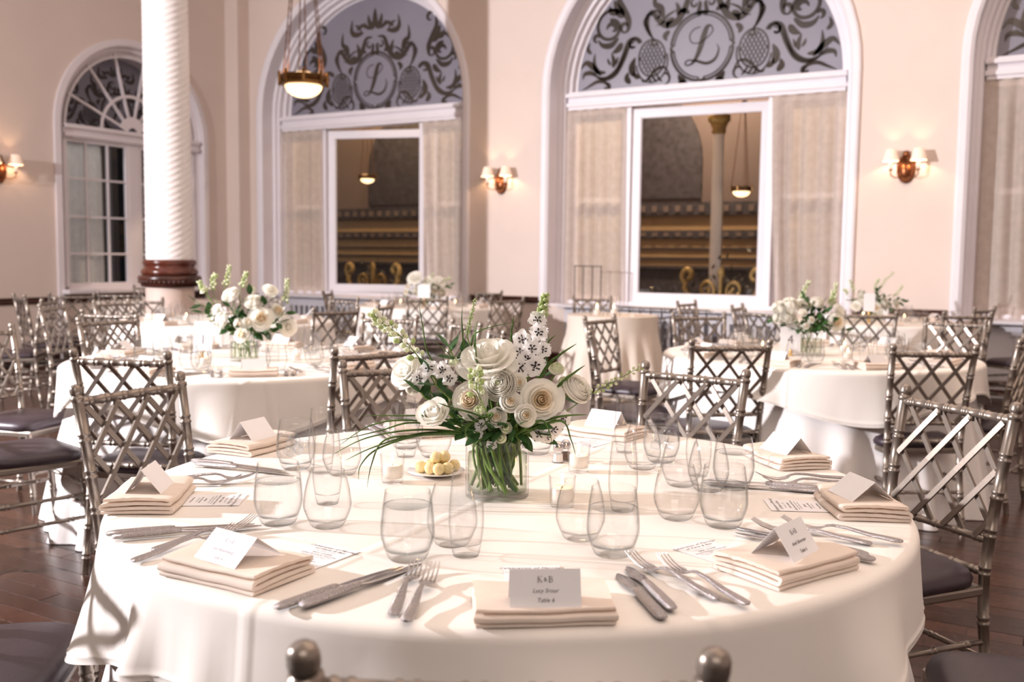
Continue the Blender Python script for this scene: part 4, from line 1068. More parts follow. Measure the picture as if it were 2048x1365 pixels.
GL = (('t',(815,1119),'tall stemless glass of water at the front left, above the mirror bladed knife',1,0),
 ('w',(904,1090),'empty stemless wine glass between the front left water glass and flute',-1,0),
 ('f',(932,1112),'empty champagne flute at the front, left of the flower vase',-1,0),
 ('w',(1160,1079),'empty stemless wine glass before the right front candle',-1,0),
 ('t',(1225,1110),'stemless glass of water at the front centre setting, over the forks',0,0),
 ('f',(1245,1022),'empty champagne flute behind the front centre water glass',-1,0),
 ('t',(1446,1053),'stemless glass of water in the right group, nearest of it',0,0),
 ('w',(1352,1038),'empty stemless wine glass left of the right group water glass',-1,0),
 ('w',(1416,982),'empty stemless wine glass behind the right group water glass',-1,0),
 ('t',(1466,978),'stemless glass of water at the back of the right group',0,0),
 ('w',(1362,972),'empty stemless wine glass in the middle of the right group',-1,0),
 ('f',(1396,952),'empty champagne flute against the shining chair on the right',-1,0),
 ('t',(1322,924),'stemless glass of ice water at the right rear setting',1,5),
 ('w',(1284,938),'empty stemless wine glass before the right rear ice water',-1,0),
 ('f',(1250,905),'empty champagne flute beside the rear right card',-1,0),
 ('w',(868,914),'empty stemless wine glass behind the butter dish',-1,0),
 ('f',(812,914),'empty champagne flute left behind the butter dish',-1,0),
 ('t',(812,896),'stemless glass of water behind the butter dish flute',0,0),
 ('t',(592,938),'stemless glass of ice water at the left rear setting',0,5),
 ('f',(643,946),'empty champagne flute beside the left rear ice water',-1,0),
 ('w',(684,950),'empty stemless wine glass under the grass blades on the left',-1,0),
 ('t',(557,1048),'stemless glass of water at the left edge setting',0,0),
 ('w',(655,1054),'empty stemless wine glass right of the left edge water glass',-1,0),
 ('f',(655,1008),'empty champagne flute behind the left edge wine glass',-1,0),
 ('t',(1072,908),'stemless glass of water right behind the flower vase',0,0))
for k, p, lb, wt, ic in GL: glass(k, A(*p), lb, 'glasses on the near table', wt, ic)

# votives, butter, salt and pepper
VOT = curve_prof([(.0245,0),(.0258,.012),(.0275,.04),(.0295,.066)], 9)
mbv = MB(); mbv.lathe(vessel(VOT, .0022, .009), 26); ME_V = mbv.mesh('votive_holder', [M['glass']])
mbv = MB(); mbv.lathe([(.0005,.0095),(.0222,.0095),(.0232,.040),(.021,.041),(.0005,.0385)], 20); ME_WAX = mbv.mesh('wax', M['wax'])
mbv = MB(); mbv.tube([(0,0,.038),(.0005,0,.0455)], .0007, 5); ME_WICK = mbv.mesh('wick', M['eye'])
mbv = MB(); mbv.lathe([(.0003,.044),(.0030,.048),(.0038,.053),(.0024,.061),(.0003,.070)], 10); ME_FL = mbv.mesh('flame', M['flame'])
def votive(p, l1, l2, g1=None, g2=None, light=True, z=TZ, s=1.0):
    tag(ob('votive_holder', ME_V, None, (p[0], p[1], z+.0012), (0,0,0), (s,)*3), l1, 'candle holder', g1)
    o = thing('candle', l2, 'candle', (p[0], p[1], z+.0014), 0, g2); o.scale = (s,)*3
    ob('wax', ME_WAX, o); ob('wick', ME_WICK, o); ob('flame', ME_FL, o)
    if light:
        d = bpy.data.lights.new('candle_glow', 'POINT'); d.energy = .12; d.color = (1,.6,.28); d.shadow_soft_size = .008
        l = bpy.data.objects.new('candle_glow', d); C.objects.link(l); l.location = (p[0], p[1], z+.074*s)
votive(A(785,965), 'clear glass candle holder left of the butter dish', 'lit white candle left of the butter dish')
votive(A(1157,944), 'clear glass candle holder beside the salt shaker', 'lit white candle beside the salt shaker')
votive(A(1124,1014), 'clear glass candle holder right of the flower vase, behind the wine glass', 'lit white candle right of the flower vase, behind the wine glass')
bp = A(872,950)
mb = MB(); mb.lathe([(.0005,.001),(.035,.001),(.040,.003),(.070,.0095),(.0705,.011),(.040,.0055),(.0005,.004)], 40)
tag(mk('butter_dish', mb, M['china'], None, (bp.x, bp.y, TZ+.001)), 'small white dish of butter balls left of the vase', 'dish')
mb = MB(); mb.ball((0,0,0), .0150, 14, 9)
for k, v in enumerate(mb.v): mb.v[k] = tuple(Vector(v)*(1 + .05*noise.noise(Vector(v)*90)))
ME_B = mb.mesh('butter_ball', M['butter'])
for (x, y, z), wd_ in zip(((-.034,-.004,.02),(-.012,-.016,.0195),(.008,-.026,.0195),(.028,-.016,.0205),(-.012,.016,.02),(.012,.006,.0205),(.042,.008,.022),(.0,-.004,.043),(.020,.0,.045)),
  ('leftmost of the bottom row','second from the left in the front row','foremost of the heap','right of the foremost one','hidden at the back left','buried in the middle of the heap','rightmost of the heap','upper left one on top','upper right one on top')):
    tag(ob('butter_ball', ME_B, None, (bp.x+x*1.05, bp.y+y*1.05, TZ+z)), 'yellow butter ball on the small white dish, ' + wd_, 'butter', 'butter balls on the white dish')
def shaker(p, label, fill):
    o = thing('shaker', label, 'shaker', (p[0], p[1], TZ+.001), .3)
    mb = MB(); mb.lathe([(.0005,0),(.0155,0),(.0165,.004),(.0135,.030),(.0115,.034)], 8, smooth=False); mk('glass_body', mb, M['glass_base'], o)
    mb = MB(); mb.lathe([(.0005,.003),(.0135,.003),(.012,.022),(.0005,.023)], 8, smooth=False); mk('filling', mb, M[fill], o)
    mb = MB(); mb.lathe([(.0125,.032),(.0135,.034),(.0135,.042),(.012,.048),(.007,.054),(.0005,.056)], 16); mk('cap', mb, M['steel'], o)
shaker(A(1116,926), 'glass salt shaker with steel cap beside the right candle', 'salt')
shaker(A(1131,922), 'glass pepper shaker with steel cap half hidden by the right candle', 'pepper')

# ------------------------------------------------------------------ flowers
def bloom(layers, seed, nu=6, nv=6):
    rnd = random.Random(seed); mb = MB(); ph = 0
    for cnt, R_, H_, lip, wd, close, mi in layers:
        ph += .7
        for k in range(cnt):
            f0 = ph + 2*PI*k/cnt + rnd.uniform(-.12,.12); rr = R_*rnd.uniform(.93,1.06); hh = H_*rnd.uniform(.93,1.05); nz = rnd.uniform(0,50); lp = lip*rnd.uniform(.6,1.3)
            def f(a, v):
                u = a*2-1; w_ = wd*(.35+.65*min(1, v*1.6)**.7); th = f0 + u*w_
                rho = rr*math.sin(PI/2*min(1, v*(1.25 if close else 1.0)))**.62
                if close and v > .75: rho -= rr*close*(v-.75)/.25
                z = hh*v**1.1 - hh*.20*abs(u)**2.2*v*v
                if v > .72: q = (v-.72)/.28; rho += lp*q*q; z -= lp*.55*q*q
                wv = .035*noise.noise(Vector((u*1.8+nz, v*2.2, nz)))*v
                rho *= (1 + .05*(1-u*u)) ; rho += wv + .012*k/cnt
                return (rho*math.cos(th), rho*math.sin(th), z + wv*1.2)
            mb.grid(f, nu, nv, mi)
    mb.ball((0,0,-.02), .22, 8, 5, 3, (1,1,.7)); mb.ball((0,0,.34), .13, 8, 6, layers[0][6], (1,1,2.2))
    return mb
BM = [M['petal'], M['petal_in'], M['petal_green'], M['stem']]
BM2 = [M['petal'], M['petal'], M['petal_green'], M['stem']]
ME_ROSE = bloom([(3,.20,1.08,0,1.1,.3,0),(4,.36,1.06,.03,1.0,.15,0),(5,.54,1.02,.08,.85,0,0),(5,.74,.94,.16,.85,0,0),(6,.94,.78,.26,.75,0,0),(6,1.08,.52,.32,.7,0,0)], 1).mesh('rose', BM2)
ME_GARDEN = bloom([(3,.11,.98,0,1.1,.4,1),(4,.22,.97,.02,.95,.2,1),(5,.34,.95,.03,.8,.1,1),(6,.48,.92,.05,.68,0,1),(6,.64,.86,.08,.68,0,0),(6,.80,.76,.12,.7,0,0),(6,.95,.62,.16,.72,0,0),(6,1.06,.44,.18,.7,0,0)], 2).mesh('garden_rose', BM)
ME_RANUN = bloom([(4,.10,.90,0,1.1,.5,2)] + [(5+i//2, .16+.088*i, .95-.0066*i*i, .022, .80, .10-.010*i, 0) for i in range(10)], 3, 6, 5).mesh('ranunculus', BM2)
ME_CLOSED = bloom([(3,.24,1.55,0,1.2,.35,0),(4,.42,1.58,.02,1.1,.25,0),(4,.62,1.55,.10,1.0,.08,0),(5,.80,1.45,.22,.85,0,0),(4,.93,1.25,.30,.8,0,0)], 4).mesh('rose', BM2)
ME_SPRAY = bloom([(3,.18,1.10,0,1.1,.4,1),(4,.34,1.12,.02,1.0,.3,1),(4,.52,1.10,.03,.95,.2,0),(5,.74,1.02,.08,.85,.1,0),(5,.96,.80,.18,.8,0,0)], 5).mesh('spray_rose', BM)
ME_BUDR = bloom([(3,.35,1.5,0,1.2,.5,2),(4,.58,1.45,0,1.0,.35,2),(5,.80,1.25,.08,.9,.2,2),(5,.95,.95,.10,.8,.1,0)], 6).mesh('rose_bud', BM2)
BLOOMS = {'rose': ME_ROSE, 'garden_rose': ME_GARDEN, 'ranunculus': ME_RANUN, 'closed': ME_CLOSED, 'spray_rose': ME_SPRAY, 'rose_bud': ME_BUDR}
def floret_mesh(seed):
    rnd = random.Random(seed); mb = MB()
    for k in range(5):
        a = 2*PI*k/5 + rnd.uniform(-.1,.1)
        def f(s, v):
            u = s*2-1; r_ = .12 + v*.92; w_ = .50*math.sin(PI*min(.93, v*.80+.14))
            x, y = r_, u*w_; z = .22*math.sin(v*2.2) - .10*v*v + .10*u*u + .05*noise.noise(Vector((x*3+k, y*3, seed)))
            return (x*math.cos(a)-y*math.sin(a), x*math.sin(a)+y*math.cos(a), z)
        mb.grid(f, 5, 5, 0)
        for q in range(3):     # dark blotches towards the middle and one at the tip
            d = (.22,.36,.97)[q] + rnd.uniform(-.03,.03); b = a + rnd.uniform(-.2,.2); h = .22*math.sin(d*2.2) - .1*d*d + .05
            mb.ball((d*math.cos(b), d*math.sin(b), h), (.085,.10,.07)[q], 6, 4, 1, (1.3,.8,.4))
    mb.ball((0,0,.10), .10, 8, 5, 1, (1,1,.8)); mb.tube([(0,0,0),(0,0,-.5)], .05, 5, 2)
    return mb.mesh('floret', [M['petal_cool'], M['eye'], M['stem']])
ME_FLORET = [floret_mesh(i) for i in range(3)]
def bud_mesh():
    mb = MB()
    prof = [(.001,1.0),(.18,.92),(.36,.70),(.42,.45),(.33,.2),(.12,.04),(.001,0)]
    mb.lathe(prof[::-1], 9); mb.tube([(0,0,.05),(.0,0,-.35)], .06, 5, 1); return mb
b_ = bud_mesh(); ME_BUD = [b_.mesh('bud', [M['bud'], M['stem']]), b_.mesh('bud', [M['petal_green'], M['stem']]), b_.mesh('bud', [M['petal'], M['stem']])]
def leaf_mesh():
    mb = MB()
    def f(s, v):
        u = s*2-1; w_ = .21*math.sin(PI*v**.85)**.9 + .004; return (u*w_, .06*math.sin(v*3) - .10*abs(u)*w_*2 - .12*v*v, v)
    mb.grid(f, 6, 10); 
    mb.tube([(0,.004,-.1),(0,.02,.1)], .012, 5); return mb.mesh('leaf', M['leaf'])
ME_LEAF = leaf_mesh()
def orient(o, d, roll=0.):
    o.rotation_euler = (Vector(d).normalized().to_track_quat('Z', 'Y').to_matrix() @ Matrix.Rotation(roll, 3, 'Z')).to_euler()
VASE = [(.0705,0),(.0708,.004),(.0708,.128),(.0705,.131)]
mbv = MB(); mbv.lathe(vessel(VASE, .003, .010), 44); ME_VASE = mbv.mesh('vase', [M['glass']])
mbv = MB(); mbv.lathe([(.0005,.0115),(.0662,.0115),(.0662,.094),(.0005,.0935)], 40); ME_VW = mbv.mesh('vase_water', M['vase_water'])
class Bouquet:
    def __init__(s, base, label, scale=1.0, group='low flower arrangements'):
        s.b = Vector(base); s.o = thing('flower_arrangement', label, 'flowers', base, 0, group); s.k = scale; s.rnd = random.Random(int(base[0]*100))
        v = ob('vase', ME_VASE, s.o, (0,0,0), (0,0,0), (scale,)*3); ob('water', ME_VW, v)
        s.neck = Vector((0,0,.125*scale))
    def px(s, x, y, dd=0.): return atd(x, y, s.b.y + dd) - s.b
    def stem(s, p, r_=.0022, mat='stem', foot=True):
        p = Vector(p); n_ = s.neck + Vector((max(-.052, min(.052, p.x*.3)), max(-.052, min(.052, p.y*.4)), -.01))*s.k
        pts = [p, p.lerp(n_, .5) + Vector((0,0,.01)), n_]
        if foot: f = Vector((max(-.058, min(.058, n_.x*s.rnd.uniform(-.8,1.1) + s.rnd.uniform(-.03,.03))), max(-.03, min(.03, -n_.y*.8)), .016*s.k)); pts += [n_.lerp(f, .5), f]
        mb = MB(); mb.tube(cat3(pts, 5), r_, 6); return mk('stem', mb, M[mat], s.o)
    def bloom(s, kind, p, r_, d, roll=None, stem=True, sc=(1,1,1)):
        nm = 'rose' if kind == 'closed' else kind; p = Vector(p); dn = Vector(d).normalized()
        o = ob(nm, BLOOMS[kind], s.o, p - dn*r_*.45, (0,0,0), (r_*sc[0], r_*sc[1], r_*sc[2])); orient(o, d, s.rnd.uniform(0,6) if roll is None else roll)
        if stem: s.stem(p - dn*r_*.5)
        return o
    def florets(s, items, spine, name='speckled_spike'):
        mb = MB(); mb.tube(cat3(spine, 6), .0025, 6); o = mk(name, mb, M['stem'], s.o)
        for i, (p, r_, d) in enumerate(items):
            f = ob('floret', ME_FLORET[i % 3], o, p, (0,0,0), (r_,)*3); orient(f, d, s.rnd.uniform(0,6))
        return o
    def buds(s, path, n, size, spread, kinds=(0,0,1), name='bud_spike', t0=.25, tip=.4, thick=.0020, stalk=1.0):
        P = cat3(path, 8); mb = MB(); m = len(P); mb.tube(P, [thick*(1-.6*i/(m-1)) for i in range(m)], 6); o = mk(name, mb, M['stem'], s.o)
        for k in range(n):
            t = t0 + (1-t0)*k/(n-1); i = min(m-2, int(t*(m-1))); p = P[i].lerp(P[i+1], t*(m-1)-i); ax = (P[i+1]-P[i]).normalized()
            a = k*2.4; q = ax.orthogonal().normalized(); q = Matrix.Rotation(a, 3, ax) @ q; g = 1 - (1-tip)*t
            d = (q*1.0 + ax*(.5 + .8*t)).normalized(); L = size*g*s.rnd.uniform(.85,1.15)
            f = ob('bud', ME_BUD[kinds[k % len(kinds)]], o, p + d*(spread*g*stalk), (0,0,0), (L*.95, L*.95, L)); orient(f, d)
        return o
    def leaves(s, path, n, L, name='leaf_spray', t0=.25):
        P = cat3(path, 6); mb = MB(); mb.tube(P, .0016, 5); o = mk(name, mb, M['stem'], s.o); m = len(P)
        for k in range(n):
            t = t0 + (1-t0)*k/max(1, n-1); i = min(m-2, int(t*(m-1))); p = P[i].lerp(P[i+1], t*(m-1)-i); ax = (P[i+1]-P[i]).normalized()
            q = Matrix.Rotation(k*PI*.97 + .4, 3, ax) @ ax.orthogonal().normalized(); d = (q + ax*(.8 if k < n-1 else 4)).normalized()
            f = ob('leaf', ME_LEAF, o, p, (0,0,0), (L*1.15, L, L*s.rnd.uniform(.85,1.1))); orient(f, d, s.rnd.uniform(-.8,.8))
        return o
    def blade(s, pts, w_=.0042, mat='grass'):
        P = cat3(pts, 7); m = len(P); mb = MB(); mb.tube(P, [w_*(.55 + .45*math.sin(PI*min(1, .15+.6*i/m)))*(1-(i/(m-1))**3*.9) for i in range(m)], 4, flat=.5, up=(.3,.2,1)); return mk('grass_blade', mb, M[mat], s.o)

# near table arrangement
vb = atz(994, 991, TZ); B = Bouquet((vb.x, vb.y, TZ+.0015), 'large white and green flower arrangement in the clear vase on the near table')
P_ = B.px
V = (0,-1,0)
B.bloom('rose', P_(978,716,-.005), .050, (-.15,-.55,.85)); B.bloom('ranunculus', P_(998,768,-.055), .0385, (-.25,-.9,.35)); B.bloom('garden_rose', P_(1083,800,-.06), .0385, (.12,-.97,.12))
B.bloom('ranunculus', P_(1157,776,-.035), .0365, (.55,-.55,.55)); B.bloom('garden_rose', P_(941,800,-.05), .034, (-.35,-.9,.15)); B.bloom('closed', P_(871,838,-.055), .032, (-.25,-.62,.72), sc=(1,1,1.05))
B.bloom('spray_rose', P_(993,837,-.08), .0205, (-.05,-.8,.5)); B.bloom('spray_rose', P_(1051,831,-.082), .0215, (.15,-.95,.2)); B.bloom('spray_rose', P_(1020,806,-.07), .0215, (.15,-.85,.5)); B.bloom('spray_rose', P_(1036,766,-.045), .0180, (.4,-.85,.2))
B.bloom('rose_bud', P_(1112,742,-.01), .0185, (.2,-.4,.9)); B.bloom('rose_bud', P_(909,728,.01), .013, (-.2,-.3,.9)); B.bloom('rose', P_(812,741,.0), .031, (-.55,-.6,.5)); B.bloom('ranunculus', P_(826,768,-.01), .024, (-.5,-.7,.3))
B.bloom('rose_bud', P_(1003,878,-.085), .012, (-.2,-.8,.3)); B.bloom('rose_bud', P_(1012,858,-.085), .013, (0,-.8,.4)); B.bloom('rose_bud', P_(961,822,-.07), .014, (-.3,-.8,.5)); B.bloom('rose_bud', P_(1126,768,-.03), .015, (.4,-.6,.6))
fl = lambda x, y, r_, dx, dz, dd: (P_(x, y, dd), r_, (dx, -.85, dz))
B.florets([fl(1075,641,.0215,.0,.35,0),fl(1045,680,.0235,-.4,.15,0),fl(1077,666,.0225,.15,.2,-.012),fl(1041,705,.022,-.45,0,-.005),fl(1064,697,.0215,.05,.1,-.02),fl(1086,700,.020,.4,.1,-.01),fl(1041,736,.0245,-.3,-.1,-.02),fl(1070,732,.0255,.2,-.05,-.025),fl(1056,718,.022,-.1,.1,-.02)],
  [P_(1090,600,.01), P_(1072,660,.012), P_(1060,740,.01), P_(1030,830,.0), B.neck])
B.buds([P_(1064,690,.012), P_(1080,640,.012), P_(1090,596,.012)], 30, .0135, .008, (0,0,0,1), t0=.45, tip=.75)
B.florets([fl(858,737,.0205,.1,.2,-.03),fl(839,757,.0185,-.2,-.1,-.04),fl(884,741,.0205,.25,.2,-.025),fl(898,757,.0185,.3,0,-.03)], [P_(848,728,-.01), P_(880,770,-.005), P_(930,830,0), B.neck], 'speckled_spray')
B.florets([fl(1079,868,.0205,-.2,-.35,-.05),fl(1108,858,.0205,.3,-.3,-.045),fl(1126,838,.0205,.5,-.1,-.04),fl(1094,874,.018,.1,-.6,-.045)], [P_(1120,846,-.02), P_(1080,850,-.02), P_(1040,858,-.02), B.neck], 'speckled_spray')
B.florets([fl(962,850,.0155,-.3,-.2,-.075),fl(984,889,.0135,-.1,-.5,-.08),fl(957,868,.0135,-.4,-.3,-.07),fl(1020,620,.001,0,0,0)][:3], [P_(965,850,-.06), P_(975,870,-.05), B.neck], 'small_white_spray')
B.buds([B.neck, P_(905,800,0), P_(848,728,-.01), P_(800,672,-.01), P_(766,648,-.01), P_(750,632,-.01)], 40, .0195, .011, (1,0,1,2), t0=.42, tip=.62, stalk=1.2)
B.buds([B.neck, P_(968,740,.03), P_(936,680,.035), P_(941,640,.035), P_(950,602,.035)], 34, .0085, .006, (0,1,0), t0=.55, tip=.5)
B.buds([B.neck, P_(1090,850,-.02), P_(1180,790,-.03), P_(1225,765,-.03), P_(1277,737,-.03)], 26, .0125, .009, (1,0,1), t0=.50, tip=.55, thick=.0016)
B.buds([B.neck + Vector((-.01,-.04,.02)), P_(975,830,-.1), P_(955,785,-.105), P_(952,752,-.1)], 16, .0175, .009, (1,0,0,1), t0=.55, tip=.8, stalk=1.6)
for pts, n, L in (([P_(930,820,-.02), P_(890,790,-.03), P_(868,765,-.03), P_(858,742,-.03)], 6, .046), ([P_(925,815,-.01), P_(880,805,-.03), P_(855,800,-.03), P_(843,786,-.03)], 6, .048), ([P_(950,790,.01), P_(925,745,.01), P_(906,712,.01), P_(898,695,.01)], 6, .048),
  ([P_(960,780,.03), P_(940,735,.03), P_(932,712,.03)], 5, .045), ([P_(1060,830,-.02), P_(1110,800,.0), P_(1135,788,.01)], 5, .038), ([P_(1030,870,-.05), P_(1050,862,-.06), P_(1075,856,-.05)], 5, .032), ([P_(985,860,-.05), P_(945,850,-.05), P_(915,830,-.03)], 6, .036), ([P_(1000,800,.05), P_(1060,770,.05), P_(1090,750,.04)], 6, .04), ([P_(1000,850,.06),P_(940,820,.06),P_(900,800,.05)], 6, .04), ([P_(1010,860,-.06),P_(1000,848,-.07),P_(1020,838,-.07)], 4, .028)):
    B.leaves([Vector(pts[0])*.5 + B.neck*.5] + pts, n, L)
N_ = B.neck
for pts in ([P_(945,868,-.03), P_(880,836,-.05), P_(790,832,-.07), P_(722,832,-.07)], [P_(945,868,-.03), P_(835,842,-.05), P_(745,850,-.07), P_(678,892,-.07)], [P_(945,870,-.03), P_(840,860,-.06), P_(735,876,-.09), P_(662,912,-.09)],
  [P_(945,872,-.03), P_(850,866,-.06), P_(750,894,-.10), P_(690,922,-.10)], [P_(950,872,-.04), P_(850,870,-.07), P_(760,896,-.10), P_(722,930,-.11), P_(717,962,-.11)], [P_(950,872,-.04), P_(820,872,-.07), P_(765,884,-.10), P_(743,930,-.11), P_(734,976,-.11)], [P_(950,866,-.03), P_(830,846,-.05), P_(760,862,-.06), P_(668,884,-.05)],
  [P_(958,830,.03), P_(930,770,.035), P_(862,718,.035), P_(845,650,.035), P_(838,608,.035)], [P_(965,820,.03), P_(922,735,.04), P_(866,680,.04)], [P_(985,810,.03), P_(935,720,.03), P_(924,650,.03), P_(925,612,.03)], [P_(975,820,.0), P_(950,735,.0), P_(951,660,.0), P_(956,642,.0)],
  [P_(985,830,.02), P_(945,700,.02), P_(960,662,.02), P_(1038,643,.02)], [P_(990,820,.0), P_(955,730,-.01), P_(952,650,-.01)], [P_(1030,820,.03), P_(1022,690,.03), P_(1028,630,.03)], [P_(1040,820,.03), P_(1082,740,.03), P_(1098,668,.03)], [P_(1040,830,.03), P_(1090,740,.03), P_(1094,690,.03), P_(1112,670,.03)],
  [P_(1040,840,-.02), P_(1090,740,-.03), P_(1120,710,-.03), P_(1153,688,-.03)], [P_(1050,850,-.03), P_(1120,770,-.045), P_(1150,745,-.045), P_(1170,731,-.045)], [P_(1040,872,-.05), P_(1120,842,-.07), P_(1142,880,-.09), P_(1152,915,-.09)], [P_(1040,866,-.06), P_(1082,842,-.08), P_(1098,862,-.09), P_(1104,888,-.09)],
  [P_(1030,870,-.05), P_(1110,836,-.06), P_(1175,830,-.07)], [P_(985,872,-.07), P_(955,884,-.085), P_(944,905,-.09)], [P_(1000,866,-.075), P_(998,905,-.085), P_(1004,950,-.088), P_(1012,998,-.088)], [P_(970,840,-.08), P_(900,815,-.09), P_(875,806,-.09)], [P_(930,862,-.06), P_(985,828,-.09), P_(960,860,-.09)]):
    B.blade([N_ + Vector((pts[0].x*.4, pts[0].y*.4, -.02))] + pts, .0048)
rnd = random.Random(4)
for k in range(44):     # stalks standing in the water
    a = k*2.4; r0 = .060*math.sqrt((k+.5)/44); b = a + rnd.uniform(.4,2.2); r1 = rnd.uniform(.025,.062)
    mb = MB(); mb.tube(cat3([(r0*math.cos(a)*.9, r0*math.sin(a)*.9, .165), (.9*r0*math.cos(a+.5), .9*r0*math.sin(a+.5), .088), (r1*math.cos(b), r1*math.sin(b), .0165)], 4), rnd.uniform(.0022,.0046), 6); mk('stem', mb, M['stem' if k % 4 else 'leaf'], B.o)
for k in range(16):     # low greenery lying on the rim
    a = k*2.4; d = Vector((math.cos(a), math.sin(a), rnd.uniform(-.1,.35))).normalized(); q = N_ + Vector((0,0,.012))
    B.leaves([q, q + d*.05, q + d*rnd.uniform(.075,.105)], 4, rnd.uniform(.032,.05), t0=.35)
for k in range(18):     # filler greenery in the heart of the bunch
    a = k*2.4; d = Vector((math.cos(a), math.sin(a)*.8, rnd.uniform(.2,1.0))).normalized()
    B.leaves([N_, N_ + d*.05, N_ + d*rnd.uniform(.08,.115)], 4, rnd.uniform(.03,.045), t0=.4)

# arrangements on the other tables, the same flowers seen smaller and blurred
def far_bouquet(base_px, D, label, blooms, spikes, sprays, scale=1.0, z=TZ, speck=()):
    bs = atd(base_px[0], base_px[1], D); b = Bouquet((bs.x, D, z+.0015), label, scale)
    for kind, x, y, r_, dd, d in blooms: b.bloom(kind, b.px(x, y, dd), r_, d)
    for pts in spikes: b.buds([b.neck] + [b.px(x, y, .02) for x, y in pts], 24, .020, .012, (0,1,1), t0=.45, tip=.6)
    for x, y, dd, n in sprays:
        p = b.px(x, y, dd); b.leaves([b.neck, b.neck.lerp(p, .5) + Vector((0,0,.01)), p], n, .062)
    if speck: b.florets([(b.px(x, y, -.05), .024, (.1*k, -.9, .2)) for k, (x, y) in enumerate(speck)], [b.px(*speck[0], -.03), b.neck])
    r2 = random.Random(int(D*10))
    for k in range(14):
        a = k*2.4; d = Vector((math.cos(a), math.sin(a), r2.uniform(.15,.9))).normalized(); b.leaves([b.neck, b.neck+d*.06, b.neck+d*r2.uniform(.10,.15)], 4, .05, t0=.4)
    return b
Vd = (-.2,-.8,.5)
far_bouquet((489,708), T2[1]-.05, 'white and green flower arrangement on the left middle table beside the column',
 [('ranunculus',460,589,.046,-.05,(-.3,-.7,.6)),('ranunculus',506,602,.048,-.05,(.1,-.7,.7)),('rose',540,580,.030,0,(.4,-.5,.7)),('ranunculus',442,640,.042,-.07,(-.5,-.8,.2)),('spray_rose',478,648,.024,-.10,V),('spray_rose',496,645,.024,-.10,V),('garden_rose',522,637,.050,-.08,(.2,-.9,.3)),('garden_rose',482,669,.034,-.11,(-.2,-.8,.4)),('spray_rose',424,640,.022,-.02,(-.8,-.4,.3)),('rose',577,655,.036,-.02,(.6,-.7,.1)),('spray_rose',408,582,.022,.03,(-.6,-.3,.6)),('rose',430,622,.03,.0,(-.6,-.5,.4)),('garden_rose',556,622,.032,.0,(.6,-.5,.4)),('rose_bud',504,580,.02,.03,Vd)],
 [((432,600),(426,565),(430,552)),((450,590),(455,560),(458,535)),((480,590),(488,565),(492,548)),((560,620),(572,590),(574,562)),((420,600),(408,580),(400,566))],
 ((392,604,0,6),(500,590,-.02,6),(535,605,-.03,7),(560,645,-.04,7),(572,628,-.02,6),(550,665,-.05,6),(460,615,-.06,6),(470,625,-.06,6),(405,625,-.02,5)), 1.0, speck=((515,620),(508,626)))
far_bouquet((1618,706), T3[1]-.02, 'white and green flower arrangement behind the table sign numbered 4',
 [('ranunculus',1556,615,.040,-.05,(-.5,-.7,.4)),('ranunculus',1580,606,.044,-.05,(-.1,-.7,.7)),('ranunculus',1578,630,.046,-.08,(-.1,-.9,.3)),('ranunculus',1557,636,.034,-.06,(-.5,-.8,.1)),('ranunculus',1636,604,.042,-.03,(.2,-.6,.7)),('closed',1604,628,.022,-.08,(.1,-.8,.5)),('garden_rose',1674,644,.046,-.06,(.4,-.9,.1)),('rose',1680,622,.034,-.02,(.7,-.5,.4)),('spray_rose',1612,652,.018,-.10,V),('spray_rose',1622,640,.018,-.10,V),('rose',1600,610,.03,.0,Vd)],
 [((1606,610),(1606,588),(1617,565)),((1660,620),(1668,595),(1672,570)),((1655,620),(1662,605),(1666,585)),((1628,625),(1618,612),(1612,606))],
 ((1536,635,-.02,6),(1610,600,0,6),(1622,618,-.04,7),(1650,625,-.05,7),(1660,640,-.06,6),(1640,650,-.08,6),(1612,640,-.06,6),(1645,612,0,6),(1690,660,0,5)))
far_bouquet((853,628), T4[1]-.1, 'white and green flower arrangement on the far centre table',
 [('rose',829,556,.06,-.05,Vd),('ranunculus',834,583,.055,-.1,(-.3,-.9,.2)),('garden_rose',848,580,.05,-.1,V),('spray_rose',817,574,.04,-.05,(-.6,-.6,.3)),('spray_rose',813,584,.036,-.05,(-.6,-.6,.1)),('ranunculus',868,580,.045,-.1,(.2,-.9,.3)),('ranunculus',885,586,.05,-.08,(.5,-.8,.1)),('rose',880,562,.055,0,(.4,-.5,.7)),('rose',856,562,.045,0,Vd),('spray_rose',870,572,.035,0,V)],
 [((850,575),(858,560),(866,548)),((880,570),(892,560),(900,555))],
 ((808,588,0,6),(845,566,0,6),(862,574,-.05,6),(895,575,0,6),(900,570,0,5),(875,592,-.08,6),(845,592,-.08,6)), 1.15)
far_bouquet((1748,640), T7[1]-.05, 'white and green flower arrangement on the right rear table against the pale wall',
 [('ranunculus',1727,599,.050,-.05,(-.1,-.8,.5)),('ranunculus',1770,607,.052,-.05,(.3,-.9,.2)),('ranunculus',1723,586,.036,0,Vd),('garden_rose',1752,616,.04,-.1,V),('rose',1712,612,.036,-.05,(-.5,-.7,.3)),('rose',1792,608,.04,0,(.7,-.5,.3)),('rose',1745,598,.04,0,Vd),('spray_rose',1738,610,.03,-.1,V)],
 [((1712,590),(1706,575),(1700,562)),((1748,590),(1752,570),(1757,560)),((1758,585),(1770,562),(1786,546)),((1780,600),(1796,585),(1804,572)),((1700,595),(1694,585),(1689,580))],
 ((1702,602,0,6),(1756,582,0,7),(1760,592,-.03,6),(1800,600,0,6),(1806,604,0,5),(1790,618,-.05,6),(1712,600,0,5),(1735,620,-.08,6)), 1.1)

